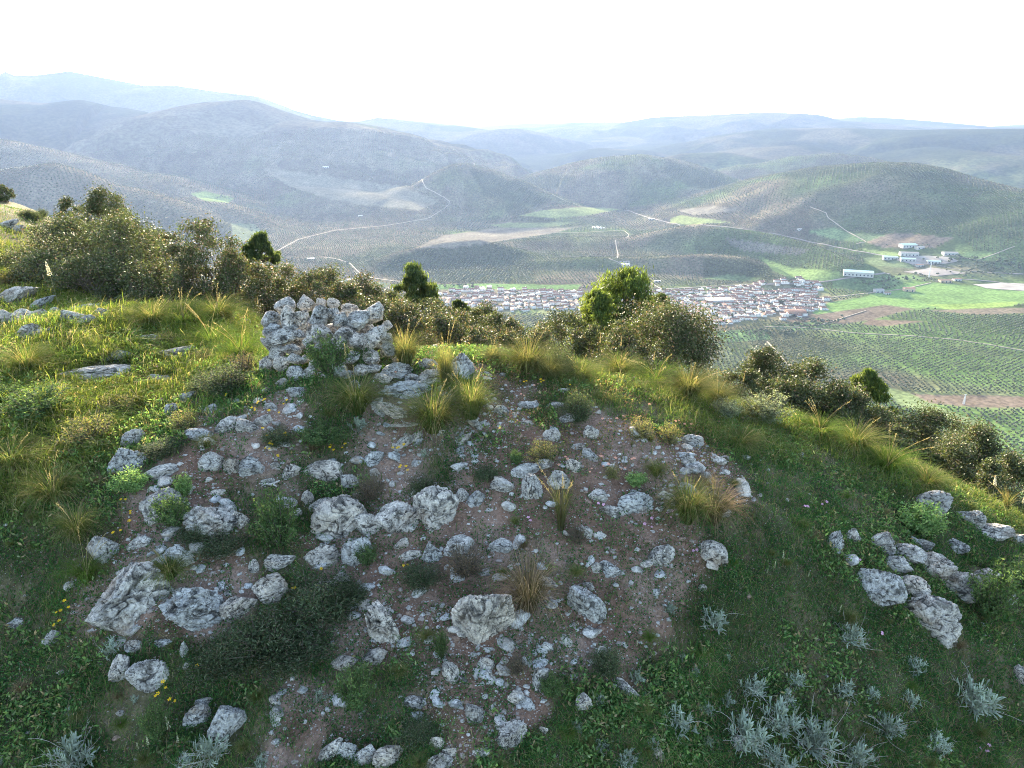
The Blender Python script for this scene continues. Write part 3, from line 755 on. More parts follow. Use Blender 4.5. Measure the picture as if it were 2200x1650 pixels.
hall(2040,547,40,20,7,-0.1,M_ROOFG,'white hall at the foot of the quarried bank')
hall(2005,565,36,16,6,-0.2,M_BLUE,'small blue roofed workshop by the road below the industrial cluster')
hall(1975,572,22,12,5,0.3,M_ROOF,'low tiled shed at the lower edge of the industrial cluster')
hall(1887,628,22,14,8,0.1,M_ROOFG,'white villa with grey roof alone in the green meadow',name='farmhouse',cat='farmhouse')
hall(1906,632,14,10,5,0.2,M_ROOF,'low house beside the white villa in the meadow',name='farmhouse',cat='farmhouse')
hall(1952,625,26,16,8,-0.15,M_ROOF,'grey brown farmhouse on the meadow edge right of the white villa',M_OCH,name='farmhouse',cat='farmhouse')
hall(2030,606,30,14,6,0.0,M_ROOF,'long ochre farm building on the low rise right of the mast',M_OCH,name='farmhouse',cat='farmhouse')
hall(2055,603,20,12,6,0.1,M_ROOF,'white house at the end of the low rise',name='farmhouse',cat='farmhouse')
hall(1708,676,42,20,10,0.05,M_ROOF,'big brick red building at the near right edge of the village',M_BRICK,name='school_building',cat='building')
hall(1545,650,60,28,9,0.1,M_WALL,'large white flat building in the middle of the village',flatroof=True,name='market_hall',cat='building')
hall(1344,571,22,16,6,0.2,M_WALL,'white farmhouse at the bend of the track climbing the olive hill',flatroof=True,name='farmhouse',cat='farmhouse')
hall(1400,472,26,12,5,0.0,M_WALL,'small white farm by the road below the yellow green field',name='farmhouse',cat='farmhouse')
hall(700,360,0+30,16,6,0.0,M_WALL,'tiny pale farm at the foot of the hazy left mountain',name='farmhouse',cat='farmhouse')
hall(775,465,20,12,5,0.2,M_WALL,'small white farmhouse in the brown field left of the valley road',name='farmhouse',cat='farmhouse')
hall(668,558,22,14,5,0.2,M_WALL,'white farmhouse beside the stream left of the curving track',name='farmhouse',cat='farmhouse')
hall(752,603,16,10,4,0.2,M_WALL,'little white shed under the curve of the pale track',name='shed',cat='shed')
hall(1412,606,18,8,4,0.2,M_WALL,'small white shed above the village where the track comes down',name='shed',cat='shed')
hall(1718,494,16,10,4,0.2,M_WALL,'tiny white hut on the edge of the big olive hill',name='shed',cat='shed')
# ponds and bare yards: outlines on the land, a little proud of it
def patch(name, poly, mat, lift=1.0):
    P = np.array([hit(a, b, True)[0] for a, b in poly]); c = P.mean(0); V = []; F = []
    rings = [0.0, .34, .67, 1.0]; m = len(P) * 4
    Q = np.concatenate([P[i] + (P[(i + 1) % len(P)] - P[i]) * np.linspace(0, 1, 4, endpoint=False)[:, None] for i in range(len(P))])
    for s in rings[1:]:
        R = c + (Q - c) * s; R[:, 2] = zfun(R[:, 0], R[:, 1]) + lift; V.append(R)
    cz = np.array([[c[0], c[1], zfun(c[0], c[1])[0] + lift]]); V = np.concatenate([cz] + V); i = np.arange(m); j = (i + 1) % m
    F3 = np.stack([np.zeros(m, int), 1 + i, 1 + j], 1); F4 = [np.stack([1 + k * m + i, 1 + (k + 1) * m + i, 1 + (k + 1) * m + j, 1 + k * m + j], 1) for k in range(2)]
    o = link(name, mesh_np(name, V, [F3, np.concatenate(F4)], [mat])); o['kind'] = 'structure'
patch('water', [(1270,487),(1285,486),(1304,490),(1290,492),(1273,490)], M_WATER)
patch('yard', [(1925,560),(1945,552),(1995,550),(2040,553),(2060,562),(2020,569),(1960,570)], M_YARD)
patch('yard', [(2090,612),(2150,608),(2250,612),(2250,628),(2170,624),(2120,620)], M_YARD)
patch('yard', [(1330,563),(1352,562),(1354,572),(1340,577)], M_YARD, 1.4)
patch('yard', [(1940,585),(2000,575),(2080,588),(2010,594)], M_STREET, 0.8)
def mast(px, py, h, label):
    p, _ = hit(px, py, True); mx = Mix()
    for s in ((-1, -1), (1, -1), (1, 1), (-1, 1)):
        V, F = tube([(s[0] * 1.1, s[1] * 1.1, -1), (s[0] * .25, s[1] * .25, h)], [0.35, 0.25], 4); mx.add(V, F)
    for k in range(10):
        z0, z1 = h * k / 10, h * (k + 1) / 10; w0, w1 = 1.1 - .85 * k / 10, 1.1 - .85 * (k + 1) / 10
        for a, b in (((-1, -1), (1, -1)), ((1, 1), (-1, 1)), ((-1, 1), (-1, -1)), ((1, -1), (1, 1))):
            V, F = tube([(a[0] * w0, a[1] * w0, z0), (b[0] * w1, b[1] * w1, z1)], [0.12, 0.12], 4); mx.add(V, F)
    V, F = box(0, 0, h - 1, 4, .4, .4); mx.add(V, F)
    tag(link('lattice_mast', mx.mesh('lattice_mast', [M_METAL]), loc=p), label, 'mast')
mast(1995,596,46,'slim white lattice mast beside the road below the industrial halls')
mast(2070,868,16,'slim pale pole at the edge of the brown field lower right')
# ------------------------------------------------------------------ haze over the valley
hb = Mix(); V, F = box(0, 9000, -440, 50000, 24500 * 2 - 9000, 1150); hb.add(V, F)
m_hz, nth, oh = new_mat('haze_air'); pv = nth.nodes.new('ShaderNodeVolumePrincipled')
pv.inputs['Color'].default_value = (0.38, 0.54, 0.92, 1); pv.inputs["Density"].default_value = 3.5e-5; pv.inputs["Anisotropy"].default_value = 0.3
nth.links.new(pv.outputs[0], oh.inputs['Volume'])
hz_o = link('haze', hb.mesh('haze', [m_hz])); hz_o['kind'] = 'stuff'; hz_o['label'] = 'pale blue haze filling the valley air'

# ------------------------------------------------------------------ rocks
def rock_shape(seed, kind='block'):
    rg = np.random.default_rng(seed); D, F = ICO[5]
    npl = {'block': 8, 'slab': 8, 'wedge': 6, 'round': 10}[kind]
    nn = rg.normal(size=(npl, 3)); nn /= np.linalg.norm(nn, axis=1)[:, None]
    off = rg.uniform(0.62, 1.0, npl)
    dots = D @ nn.T
    rad = np.where(dots > 0.05, off[None] / np.maximum(dots, 0.05), 9)
    k = 55.0; rr = -np.log(np.exp(-k * np.minimum(rad, 3)).sum(1) + np.exp(-k * 1.35)) / k
    V = D * rr[:, None]
    p = V * 1.0 + seed * 3.7
    q = p + 0.25 * np.stack([vnoise3(p * 2.2, 5), vnoise3(p * 2.2, 6), vnoise3(p * 2.2, 7)], 1)
    n = 0.06 * vnoise3(q * 2.0, 1) + 0.05 * (1 - 2 * np.abs(vnoise3(q * 3.3, 2))) + 0.055 * (1 - 2 * np.abs(vnoise3(q * 6.5, 3))) + 0.035 * (1 - 2 * np.abs(vnoise3(q * 13, 4))) + .015 * vnoise3(q * 26, 14)
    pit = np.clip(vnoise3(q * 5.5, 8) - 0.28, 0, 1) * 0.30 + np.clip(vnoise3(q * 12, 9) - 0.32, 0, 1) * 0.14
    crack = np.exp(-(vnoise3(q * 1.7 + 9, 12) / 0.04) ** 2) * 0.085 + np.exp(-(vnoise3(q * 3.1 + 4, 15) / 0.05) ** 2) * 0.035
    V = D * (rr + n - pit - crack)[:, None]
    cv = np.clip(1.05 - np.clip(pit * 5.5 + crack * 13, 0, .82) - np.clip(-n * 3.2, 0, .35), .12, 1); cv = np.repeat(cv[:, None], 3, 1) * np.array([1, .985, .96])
    lo, hi = V.min(0), V.max(0); V = (V - (lo + hi) / 2) / (hi - lo)          # a unit box, centred
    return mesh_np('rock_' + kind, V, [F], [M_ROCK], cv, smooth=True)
def hit_near(px, py):                            # as hit(), but stepped down the picture until it meets the knoll itself
    for k in range(40):
        p, t = hit(px, py + 4 * k)
        if t < (13.5 if px > 700 else 34): return p, t
    return p, t
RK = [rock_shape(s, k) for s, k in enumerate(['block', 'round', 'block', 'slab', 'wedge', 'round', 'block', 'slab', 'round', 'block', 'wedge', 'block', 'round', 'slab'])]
STONES = []                                        # (x, y, z, radius) for keeping plants off
def put_rock(px, py, w, h, label=None, name='rock', group=None, cat='rock', depth=None, ang=0.0, lift=None, k=None, flat=1.0, seed=None, deep=1.0):
    rg = random.Random(hash((round(px), round(py))) & 0xffff if seed is None else seed)
    if depth is None:
        p, t = hit(px, py + h * 0.36)
    else:
        t = depth; p = raydir(px, py) * t
    sx = w / FPX * t; sh = h / FPX * t
    if depth is None:
        el = math.atan2(-p[2], math.hypot(p[0], p[1])); sy = 0.72 * (sx + sh) / 2 * deep
        sz = math.sqrt(max((1.18 * sh) ** 2 - (sy * math.sin(el)) ** 2, (.4 * sh) ** 2)) / math.cos(el) * flat
        loc = np.array(p) + np.array([0, sy * 0.22, sz * 0.12]); sz *= 0.97; sx *= 1.03
    else:
        sy = 0.85 * (sx + sh) / 2 * deep; sz = sh * 1.05; loc = np.array(p)
    k = rg.randrange(len(RK)) if k is None else k
    o = link(name, RK[k]); az = math.atan2(p[0], p[1])
    fl = rg.choice([1, -1]);
    R = Matrix.Rotation(-az, 4, 'Z') @ Matrix.Rotation(math.radians(-ang), 4, 'Y') @ Matrix.Diagonal((sx * 1.06 * fl, sy, sz * 1.04, 1)) @ Matrix.Rotation(rg.choice([0, 1, 2, 3]) * math.pi / 2 + rg.uniform(-.12, .12), 4, 'Z') @ Matrix.Rotation(rg.choice([0, math.pi]), 4, 'X')
    if fl < 0: R = R @ Matrix.Diagonal((1, 1, 1, 1))
    M = Matrix.Translation(Vector(loc)) @ R
    o.matrix_world = M
    STONES.append((loc[0], loc[1], loc[2], 0.42 * max(sx, sy)))
    if label: tag(o, label, cat, group)
    return o

ROCKS = [
 (270,1280,150,128,0,'big angular pale boulder at the lower left corner of the stony mound'),
 (425,1300,145,85,-22,'long tilted boulder speckled with lichen right of the big corner boulder'),
 (510,1302,70,52,-10,'smaller stone touching the right end of the long tilted boulder'),
 (580,1265,66,60,0,'knobbly stone above the dark heath patch left of centre'),
 (225,1178,60,68,0,'grey squarish block on the left rim of the mound beside the grass'),
 (343,1085,80,75,-30,'leaning white stone behind the pale flowering herb left of the mound'),
 (452,1117,98,75,0,'broad boulder with ring shaped lichens between the two green herb bushes'),
 (516,1115,42,42,0,'small dark stone squeezed right of the ring lichen boulder'),
 (385,1195,62,55,-15,'rounded stone above the grass tuft on the left of the mound'),
 (728,1108,108,88,-22,'large bright white pitted boulder in the middle row of the mound'),
 (792,1126,62,44,-12,'pitted stone leaning on the right side of the bright white boulder'),
 (856,1110,88,62,28,'wedge shaped boulder tilted down to the right, centre of the middle row'),
 (938,1088,92,98,10,'tall knobbly pitted boulder at the right end of the middle row'),
 (994,1064,26,32,0,'narrow grey stone just right of the tall knobbly boulder'),
 (1025,1068,42,36,0,'small blocky stone standing clear right of the tall knobbly boulder'),
 (1080,1042,52,26,-15,'flat slanted stone left of the standing white wedge'),
 (1144,1048,40,62,10,'upright white wedge stone near the middle of the slope'),
 (1136,1006,48,26,5,'small flat slab resting above the upright white wedge'),
 (1198,1032,48,42,10,'stone with dark hollow right of the upright white wedge'),
 (1232,1000,30,30,0,'small stone just above the one with the dark hollow'),
 (111,1370,36,38,0,'lone pale block lying in the grass left of the big corner boulder'),
 (36,1340,36,26,-40,'small slanted slab in the grass at the far left edge'),
 (257,1436,46,58,10,'upright grey stone below the silver plant at the mound foot'),
 (316,1450,78,60,-8,'half buried round boulder right of the upright grey stone'),
 (545,1218,20,30,0,'little bright white stone below the dark green bush'),
 (600,1205,60,36,-25,'half buried sloping stone right below the dark green bush'),
 (688,1198,72,46,0,'reddish dirty flat boulder half sunk in the soil'),
 (766,1188,60,60,0,'smooth grey stone beside the small green bush in mid slope'),
 (926,1186,42,46,25,'smooth pale stone leaning left of the speckled half buried block'),
 (985,1174,62,42,0,'speckled half buried block behind the grey dry heath'),
 (1074,1175,50,30,3,'flat rectangular white stone alone on the reddish soil'),
 (880,1192,50,24,12,'thin flat stone on the gravel left of the leaning smooth pale stone'),
 (862,1168,30,24,0,'small pinkish stone above the thin flat one'),
 (1038,1325,122,128,0,'largest white boulder with black blotches, low in the centre'),
 (1262,1296,72,80,8,'black topped white boulder right of the largest blotched one'),
 (820,1338,62,92,18,'tall slab standing in the slope left of the largest blotched boulder'),
 (690,1266,46,28,0,'smooth flat stone on the gravel above the dark heath patch'),
 (1312,1222,60,34,0,'pale broken slab in the bare patch right of centre'),
 (1283,1218,34,24,0,'yellowish fragment left of the pale broken slab'),
 (1265,1258,28,20,0,'small fragment just above the black topped boulder'),
 (1420,1192,52,52,0,'honeycombed round stone left of the bristly brown shrub foot'),
 (1532,1186,62,50,-10,'black and white boulder under the brown shrub on the right'),
 (1316,1098,50,24,0,'flat white stone at the right of the slope centre'),
 (1366,1080,72,46,0,'broad pitted outcropping stone left of the brown shrub'),
 (1475,1050,44,38,20,'bluish stone above the brown shrub'),
 (1544,1092,46,30,25,'sloping stone at the right shoulder of the brown shrub'),
 (1286,1066,36,28,30,'small tilted stone left of the broad pitted outcropping stone'),
 (1432,1064,42,20,0,'low flat stone left of the bluish one'),
 (1255,1140,34,26,0,'small flecked stone by the tall thin grass stem'),
 (1515,1055,30,24,0,'small grey stone right of the bluish one'),
 (1890,1258,112,92,0,'rounded cracked lobe at the left end of the right hand outcrop'),
 (1965,1262,70,60,15,'cracked block between the two lower lobes of the outcrop'),
 (2006,1322,118,98,8,'largest smooth lobe at the bottom of the right hand outcrop'),
 (1895,1165,58,50,25,'highest knob at the top left of the outcrop'),
 (1950,1190,80,44,15,'broken crest of the outcrop under its highest knob'),
 (2010,1215,90,58,20,'cracked block in the upper middle of the outcrop'),
 (1925,1210,70,44,10,'flat cracked middle part of the outcrop'),
 (2060,1255,110,58,22,'long slanting slab in the right half of the outcrop'),
 (2112,1238,80,34,35,'thin slab along the upper right edge of the outcrop'),
 (1795,1162,38,55,5,'pale fin of rock left of the outcrop'),
 (1832,1150,32,32,25,'small slanted stone between the pale fin and the outcrop'),
 (1985,1170,50,28,25,'narrow block below the bright green bush'),
 (2058,1176,48,32,0,'cluster stone right of the bright green bush'),
 (2160,1290,60,30,30,'grass covered stone right of the lowest herb bush'),
 (2006,1080,82,50,38,'slanting rock up on the sunny edge at the right'),
 (2085,1110,56,34,30,'jagged dark fronted rock right below the sunny edge'),
 (2130,1142,92,36,25,'long low row of rock on the right slope'),
 (2190,1160,60,30,15,'pale stone at the right border on the sunny slope'),
 (2196,1452,40,42,0,'grey stone half out of the picture at the lower right'),
 (486,1552,76,72,0,'round white lichened boulder near the lower left flowers'),
 (420,1534,54,44,15,'broken stone left of the round white lichened boulder'),
 (437,1508,32,22,0,'small brown stone on top of the broken one'),
 (738,1426,56,30,8,'low white stone below the dark heath patch'),
 (803,1412,52,34,0,'half buried flat stone under the standing slab'),
 (970,1446,32,46,10,'small pointed white stone below left of the largest blotched boulder'),
 (1044,1426,34,32,0,'smooth pinkish stone below the largest blotched boulder'),
 (1052,1452,28,18,-30,'slim stone below the smooth pinkish one'),
 (1124,1422,18,22,0,'tiny upright pale stone right of the smooth pinkish one'),
 (1163,1458,46,56,15,'leaf shaped dark edged stone pointing down'),
 (1178,1391,28,18,-10,'flat whitish pebble below the orange dry twigs'),
 (1110,1500,34,28,20,'small white stone left under the leaf shaped one'),
 (1023,1532,40,44,5,'cone shaped pale stone near the bottom centre'),
 (1100,1580,56,52,-15,'round rough white boulder at the bottom centre'),
 (892,1510,52,24,-20,'dark sided low stone above the bottom centre'),
 (704,1612,38,50,-30,'slanted white stone at the bottom, left of the white slabs'),
 (745,1612,42,40,0,'pocked block at the bottom edge beside the slanted stone'),
 (785,1622,52,40,-10,'second pocked block at the bottom edge'),
 (835,1625,66,42,-15,'broad pale slab at the bottom edge'),
 (945,1644,56,34,0,'boulder cut by the bottom edge of the photo'),
 (966,1617,30,20,0,'smooth brownish stone on the boulder cut by the bottom edge'),
 (938,1594,30,28,15,'angular white stone above the smooth brownish one'),
 (914,1578,18,16,0,'small round stone left of the angular white one'),
 (1345,1476,60,24,-25,'slanted white slab left of a silver rosette'),
 (1255,1512,34,34,0,'crumbling whitish stone left of the silver plants'),
 (1415,1620,26,26,0,'brown grey block among the silver plants at the bottom'),
 (1584,1598,28,32,0,'light stone inside the largest silver plant'),
 (1168,1567,18,18,0,'small reddish stone right of the round rough boulder'),
 (272,988,72,62,-10,'rounded boulder on the upper left rim of the mound'),
 (287,938,46,44,-25,'stone above the rounded rim boulder, sun on its top'),
 (370,880,30,32,-10,'pale stone at the sunlit grass border'),
 (402,852,34,30,-10,'stone higher on the sunlit grass border'),
 (450,876,28,20,0,'small stone in the herbs left of the yellow flowers'),
 (438,932,76,24,-28,'thin layered slab pointing up to the right'),
 (488,908,40,40,-30,'smooth pale stone behind the thin layered slab'),
 (530,914,46,32,-10,'pitted stone below the yellow flowers'),
 (562,902,36,28,-20,'pitted stone right below the yellow flowers'),
 (443,950,30,22,0,'brownish chip under the thin layered slab'),
 (455,992,52,44,5,'peaked light boulder on the gravel terrace'),
 (500,998,30,46,15,'narrow stone left half of the split pair on the terrace'),
 (540,1002,50,46,0,'dark shaded block right half of the split pair on the terrace'),
 (350,1014,76,28,10,'rough ledge stone with rusty underside on the left of the terrace'),
 (626,1012,40,34,-10,'buried grey stone right of the split pair'),
 (592,1000,22,20,0,'small white stone between the split pair and the buried grey one'),
 (694,1010,80,46,-8,'pointed white boulder with black spots, upper middle'),
 (750,1032,42,40,25,'spotted stone right below the pointed white boulder'),
 (804,984,40,30,10,'rounded stone right of the pointed white boulder'),
 (806,1014,22,18,0,'small tan stone below the rounded one'),
 (870,946,38,32,0,'white stone left of the small silver rosette'),
 (470,1058,36,14,-5,'flat chip on the terrace gravel'),
 (400,1050,40,16,-10,'flat layered stone behind the flowering herb'),
 (575,1032,26,16,0,'small chip beside the dead stick'),
 (690,1086,48,28,8,'half buried pale stone above the bright white boulder'),
 (660,1068,24,30,0,'small upright stone up slope of the half buried pale one'),
 (635,1104,24,24,0,'whitish stone right behind the dark green bush'),
 (612,1078,44,28,-10,'broken stone up slope of the dark green bush'),
 (765,1064,16,14,0,'orange tinted pebble on the gravel'),
 (868,836,110,36,0,'wide crusty flat boulder in front of the path tussock'),
 (846,795,72,34,8,'smooth lichened stone at the right foot of the cairn'),
 (930,806,70,36,15,'low stone half covered by the leaning tussock'),
 (850,884,80,30,-20,'jagged white ledge under the wide crusty boulder'),
 (905,880,40,24,-15,'reddish ledge stone beside the jagged white ledge'),
 (872,912,70,12,0,'flat stone edge below the jagged white ledge'),
 (570,838,20,14,0,'small bluish stone below the left foot of the cairn'),
 (582,872,28,16,0,'small round stone under the yellow flowers'),
 (760,823,22,18,0,'little stone below the silver plant at the cairn foot'),
 (984,787,68,62,8,'tall dark faced rock standing alone right of the cairn'),
 (836,758,34,30,10,'rubble stone leaning on the right flank of the cairn'),
 (858,772,30,24,-10,'rubble stone fallen from the right flank of the cairn'),
 (822,812,40,26,0,'fallen stone lying before the right foot of the cairn'),
 (640,842,34,26,12,'fallen stone lying before the left foot of the cairn'),
 (605,822,26,22,-8,'small fallen stone tight to the left foot of the cairn'),
 (885,812,30,20,6,'angular fragment between the cairn and the crusty boulder'),
 (918,780,40,22,0,'grey stone left of the tall dark faced rock'),
 (1080,882,34,24,-8,'grey stone at the left side of the sunlit path'),
 (1195,870,36,14,0,'flat dark stone at the right side of the sunlit path'),
 (1215,900,54,20,12,'slanting flat stone below the flat dark one'),
 (1271,928,32,36,10,'upright greyish stone right of the path'),
 (1185,935,34,26,0,'mottled stone in the middle of the path'),
 (1132,908,36,14,-10,'white streaked flat stone in the path'),
 (1242,960,32,16,20,'white ledge on the lower path'),
 (1268,975,30,30,10,'broken white stone under the white ledge'),
 (1485,946,48,28,0,'pale spread out stone in the right hand grass'),
 (1480,988,28,24,10,'small boulder above the bluish one on the right'),
 (1474,1012,42,18,20,'low pinkish slab above the bluish stone'),
 (1140,870,50,14,-5,'thin ledge stone crossing the sunny path'),
 (1080,805,16,10,0,'chip in the dry grass right of the tall dark faced rock'),
 (1210,838,26,14,10,'pinkish stone beside the yellow flowers on the crest'),
 (216,798,140,24,-3,'long flat slab lying in the sunny grass at the left'),
 (256,763,56,22,0,'low shaded rock above the long flat slab'),
 (368,758,86,22,0,'dark shaded slab left of the dry grass clump'),
 (304,752,30,16,0,'small stone between the two shaded slabs'),
 (323,728,40,24,0,'pitted stone alone in the upper sunny grass'),
 (345,813,54,18,-12,'slanted flat stone in the sunny grass near the rim'),
 (315,820,40,12,-15,'thin flat rock left of the slanted flat stone'),
 (59,714,44,42,-10,'pointed rock in front of the rock band on the left'),
 (90,712,34,26,25,'slanted rock beside the pointed one'),
 (12,688,46,44,20,'white rock at the left border below the long slab'),
 (50,682,36,32,-20,'shaded rock in the left band behind the pointed one'),
 (88,676,42,26,0,'second rock of the left band'),
 (122,672,26,24,0,'third rock of the left band'),
 (152,682,36,36,0,'fourth rock of the left band, with grass round it'),
 (182,690,34,26,10,'fifth rock of the left band'),
 (178,664,48,24,20,'pale rock raised behind the left band'),
 (208,676,36,20,25,'right end rock of the left band'),
 (150,718,28,14,10,'dark low rock in the grass below the left band'),
 (180,714,26,18,0,'grey low rock below the right half of the left band'),
 (28,632,72,28,30,'upper end of the long slanting pale slab at the left edge'),
 (80,655,56,18,28,'lower end of the long slanting pale slab at the left edge'),
 (12,482,46,16,25,'distant pale rock at the left border on the ridge'),
 (35,490,30,12,25,'second distant pale rock on the ridge'),
 (22,852,56,18,-18,'flat stone at the left border below the thistle leaves'),
 (520,690,30,14,0,'dark rock behind the grass left of the cairn'),
 (150,1258,24,20,0,'pale stone sunk in the grass left of the corner boulder'),
 (132,1445,20,10,-30,'thin chip in the grass at the lower left'),
 (262,1532,24,10,-35,'small flat stone in the grass at the lower left'),
 (480,1090,20,12,0,'chip above the ring lichen boulder'),
 (300,1165,50,28,-5,'weathered stone right of the squarish rim block'),
 (330,1212,60,22,10,'crumbly ledge above the grass tuft'),
 (388,1273,34,22,-8,'flat whitish stone between the two corner boulders'),
 (520,1355,0,0,0,''),
 (1660,700,0,0,0,''),
 (290,1385,40,26,-20,'pinkish stone right of the silver plant at the mound foot'),
 (353,1380,40,14,-15,'broken pale fragments row below the long tilted boulder'),
 (395,1395,16,30,-10,'upright chip right of the broken fragments'),
 (402,1428,18,14,0,'small pale chip below the upright one'),
 (1515,1020,24,14,0,'pale chip in the right hand grass near the bluish stone'),
 (1632,1064,10,10,0,'tiny white stone in the right hand grass'),
 (1510,1262,16,20,0,'chip in the bare reddish hollow on the right'),
]
ROCKS = [r for r in ROCKS if r[2] > 0]
for r in ROCKS:
    kk = 1.3 if (r[0] < 240 and r[1] < 725 and r[1] > 600) else 0.94 if (r[0] > 1780 and 1140 < r[1] < 1340) else 1.06
    put_rock(r[0], r[1], r[2] * kk, r[3] * kk, r[5], name='boulder' if r[2] > 60 else 'rock', ang=r[4], cat='boulder' if r[2] > 60 else 'rock')

# the cairn: every stone of it can be lifted off.   (x, y, w, h in the cairn close-up, turn, row depth, label)
CAIRN = [
 (530,368,125,98,0,7.0,'pale lichened stone sticking out at the upper left corner of the cairn'),
 (625,285,125,110,-25,7.15,'light rounded stone on the left of the cairn top'),
 (755,268,118,105,5,7.2,'highest pale round stone on the cairn top'),
 (852,268,72,64,0,7.25,'dark speckled stone right of the highest one on the cairn'),
 (930,268,82,74,5,7.25,'pale egg shaped stone on the cairn top right of the dark speckled one'),
 (1030,300,110,56,-8,7.3,'flat dark stone on the cairn top in the dip'),
 (1165,335,172,132,10,7.1,'biggest pale stone at the upper right of the cairn'),
 (1260,412,84,76,0,7.15,'small dark stone at the right shoulder of the cairn'),
 (645,360,96,145,-8,6.85,'dark tall stone in the upper left of the cairn front'),
 (720,362,112,104,0,6.9,'shaded grey stone under the highest cairn stone'),
 (838,350,122,150,0,6.78,'large pale standing stone in the centre of the cairn'),
 (925,342,84,94,0,6.88,'dark shaded stone right of the central standing stone of the cairn'),
 (975,385,98,112,10,6.75,'wedge stone pinched right of the centre of the cairn'),
 (1085,378,175,122,28,6.8,'long pale stone tilted right in the upper cairn'),
 (545,440,110,88,0,6.9,'dark rough stone on the left flank of the cairn under the corner stone'),
 (590,485,195,108,22,6.72,'long flat stone dipping right on the left flank of the cairn'),
 (660,420,110,90,0,6.9,'blackish stone filling the upper left hollow of the cairn'),
 (718,472,115,66,-12,6.72,'small flat wedge under the hollow of the cairn'),
 (838,465,165,125,-22,6.62,'big pale oval stone in the middle of the cairn front'),
 (1010,465,165,104,5,6.62,'pale lumpy stone right of the big oval one on the cairn'),
 (1125,520,195,122,-5,6.6,'broad angular stone at the lower right of the cairn front'),
 (1205,460,125,92,25,6.75,'stone under the biggest one on the right of the cairn'),
 (1262,500,84,92,0,6.85,'shaded stone on the right edge of the cairn'),
 (948,540,135,112,20,6.52,'wedge shaped stone low in the middle of the cairn'),
 (852,548,92,62,-8,6.52,'small pale rounded stone low in the middle of the cairn'),
 (772,530,74,86,0,6.62,'narrow shaded stone below the flat wedge of the cairn'),
 (525,525,130,88,-30,6.85,'crumbly grey stone halfway down the left flank of the cairn'),
 (572,575,120,84,15,6.75,'layered stone under the crumbly one on the cairn'),
 (665,560,125,64,-20,6.65,'thin dark sided stone in the lower left of the cairn'),
 (680,617,86,70,-15,6.52,'small sharp pale stone in the lower left of the cairn'),
 (500,672,95,138,-28,6.85,'long slanting pale stone propping the left foot of the cairn'),
 (602,642,112,94,20,6.65,'grey stone with flat face at the lower left of the cairn'),
 (692,722,112,122,15,6.45,'white pitted stone standing at the lower left foot of the cairn'),
 (745,625,64,64,0,6.58,'small brown grey stone behind the herb on the cairn foot'),
 (905,620,125,84,0,6.55,'stone half hidden by the herb low on the cairn'),
 (1040,615,125,82,5,6.55,'second half hidden stone low on the cairn, right of the first'),
 (1160,605,125,82,-8,6.6,'low stone at the right foot of the cairn behind the silver herb'),
 (1275,565,92,92,0,6.75,'stone at the right foot of the cairn beside the tussock'),
 (785,690,90,64,0,6.5,'dull low stone buried in herbs at the cairn foot'),
 (1180,680,110,50,5,6.55,'flat base stone in front of the right foot of the cairn'),
]
_, D0 = hit(700, 808)
CAIRN += [(760,735,120,80,5,6.5,'lowest stone under the herbs at the middle of the cairn foot'),(880,725,120,84,-8,6.5,'lowest stone left of the silver herb at the cairn foot'),
 (1000,715,120,84,8,6.52,'lowest stone behind the silver herb at the cairn foot'),(1110,690,110,76,0,6.55,'lowest stone at the right part of the cairn foot'),(820,650,100,80,0,6.55,'shaded stone behind the tall herb on the cairn'),(960,665,110,80,0,6.55,'shaded stone between the half hidden stones of the cairn')]
for i, (a, b, w, h, an, dp, lb) in enumerate(CAIRN):
    dp = D0 + (dp - 6.5) * 0.8
    put_rock(400 + a / 2.933, 560 + b / 2.933, w / 2.933 * 0.97, h / 2.933 * 0.99, lb, name='cairn_stone', group='stones of the cairn', cat='stone', depth=dp + 0.02, ang=an, seed=300 + i, k=[0,1,2,5,6,8,9,11,12][i % 9], deep=1.15)
# stones in the core and on the far side of the heap, seen through its gaps or from a step aside
rg = random.Random(55)
for i in range(46):
    a = rg.uniform(0, 1); lev = rg.uniform(0, 1)
    px = 580 + 240 * a; top = 662 + 30 * abs(a - .5); py = 795 - (795 - top) * lev
    dp = D0 + rg.uniform(.62, 1.1)
    if lev > .8 and i > 14: py += 15
    o = put_rock(px, py + 8, 44, 38, None, name='cairn_stone', cat='stone', depth=dp, ang=rg.uniform(-30, 30), seed=900 + i, deep=1.3)
    tag(o, 'shadowed stone inside the cairn showing only in the gaps', 'stone', 'inner stones of the cairn')

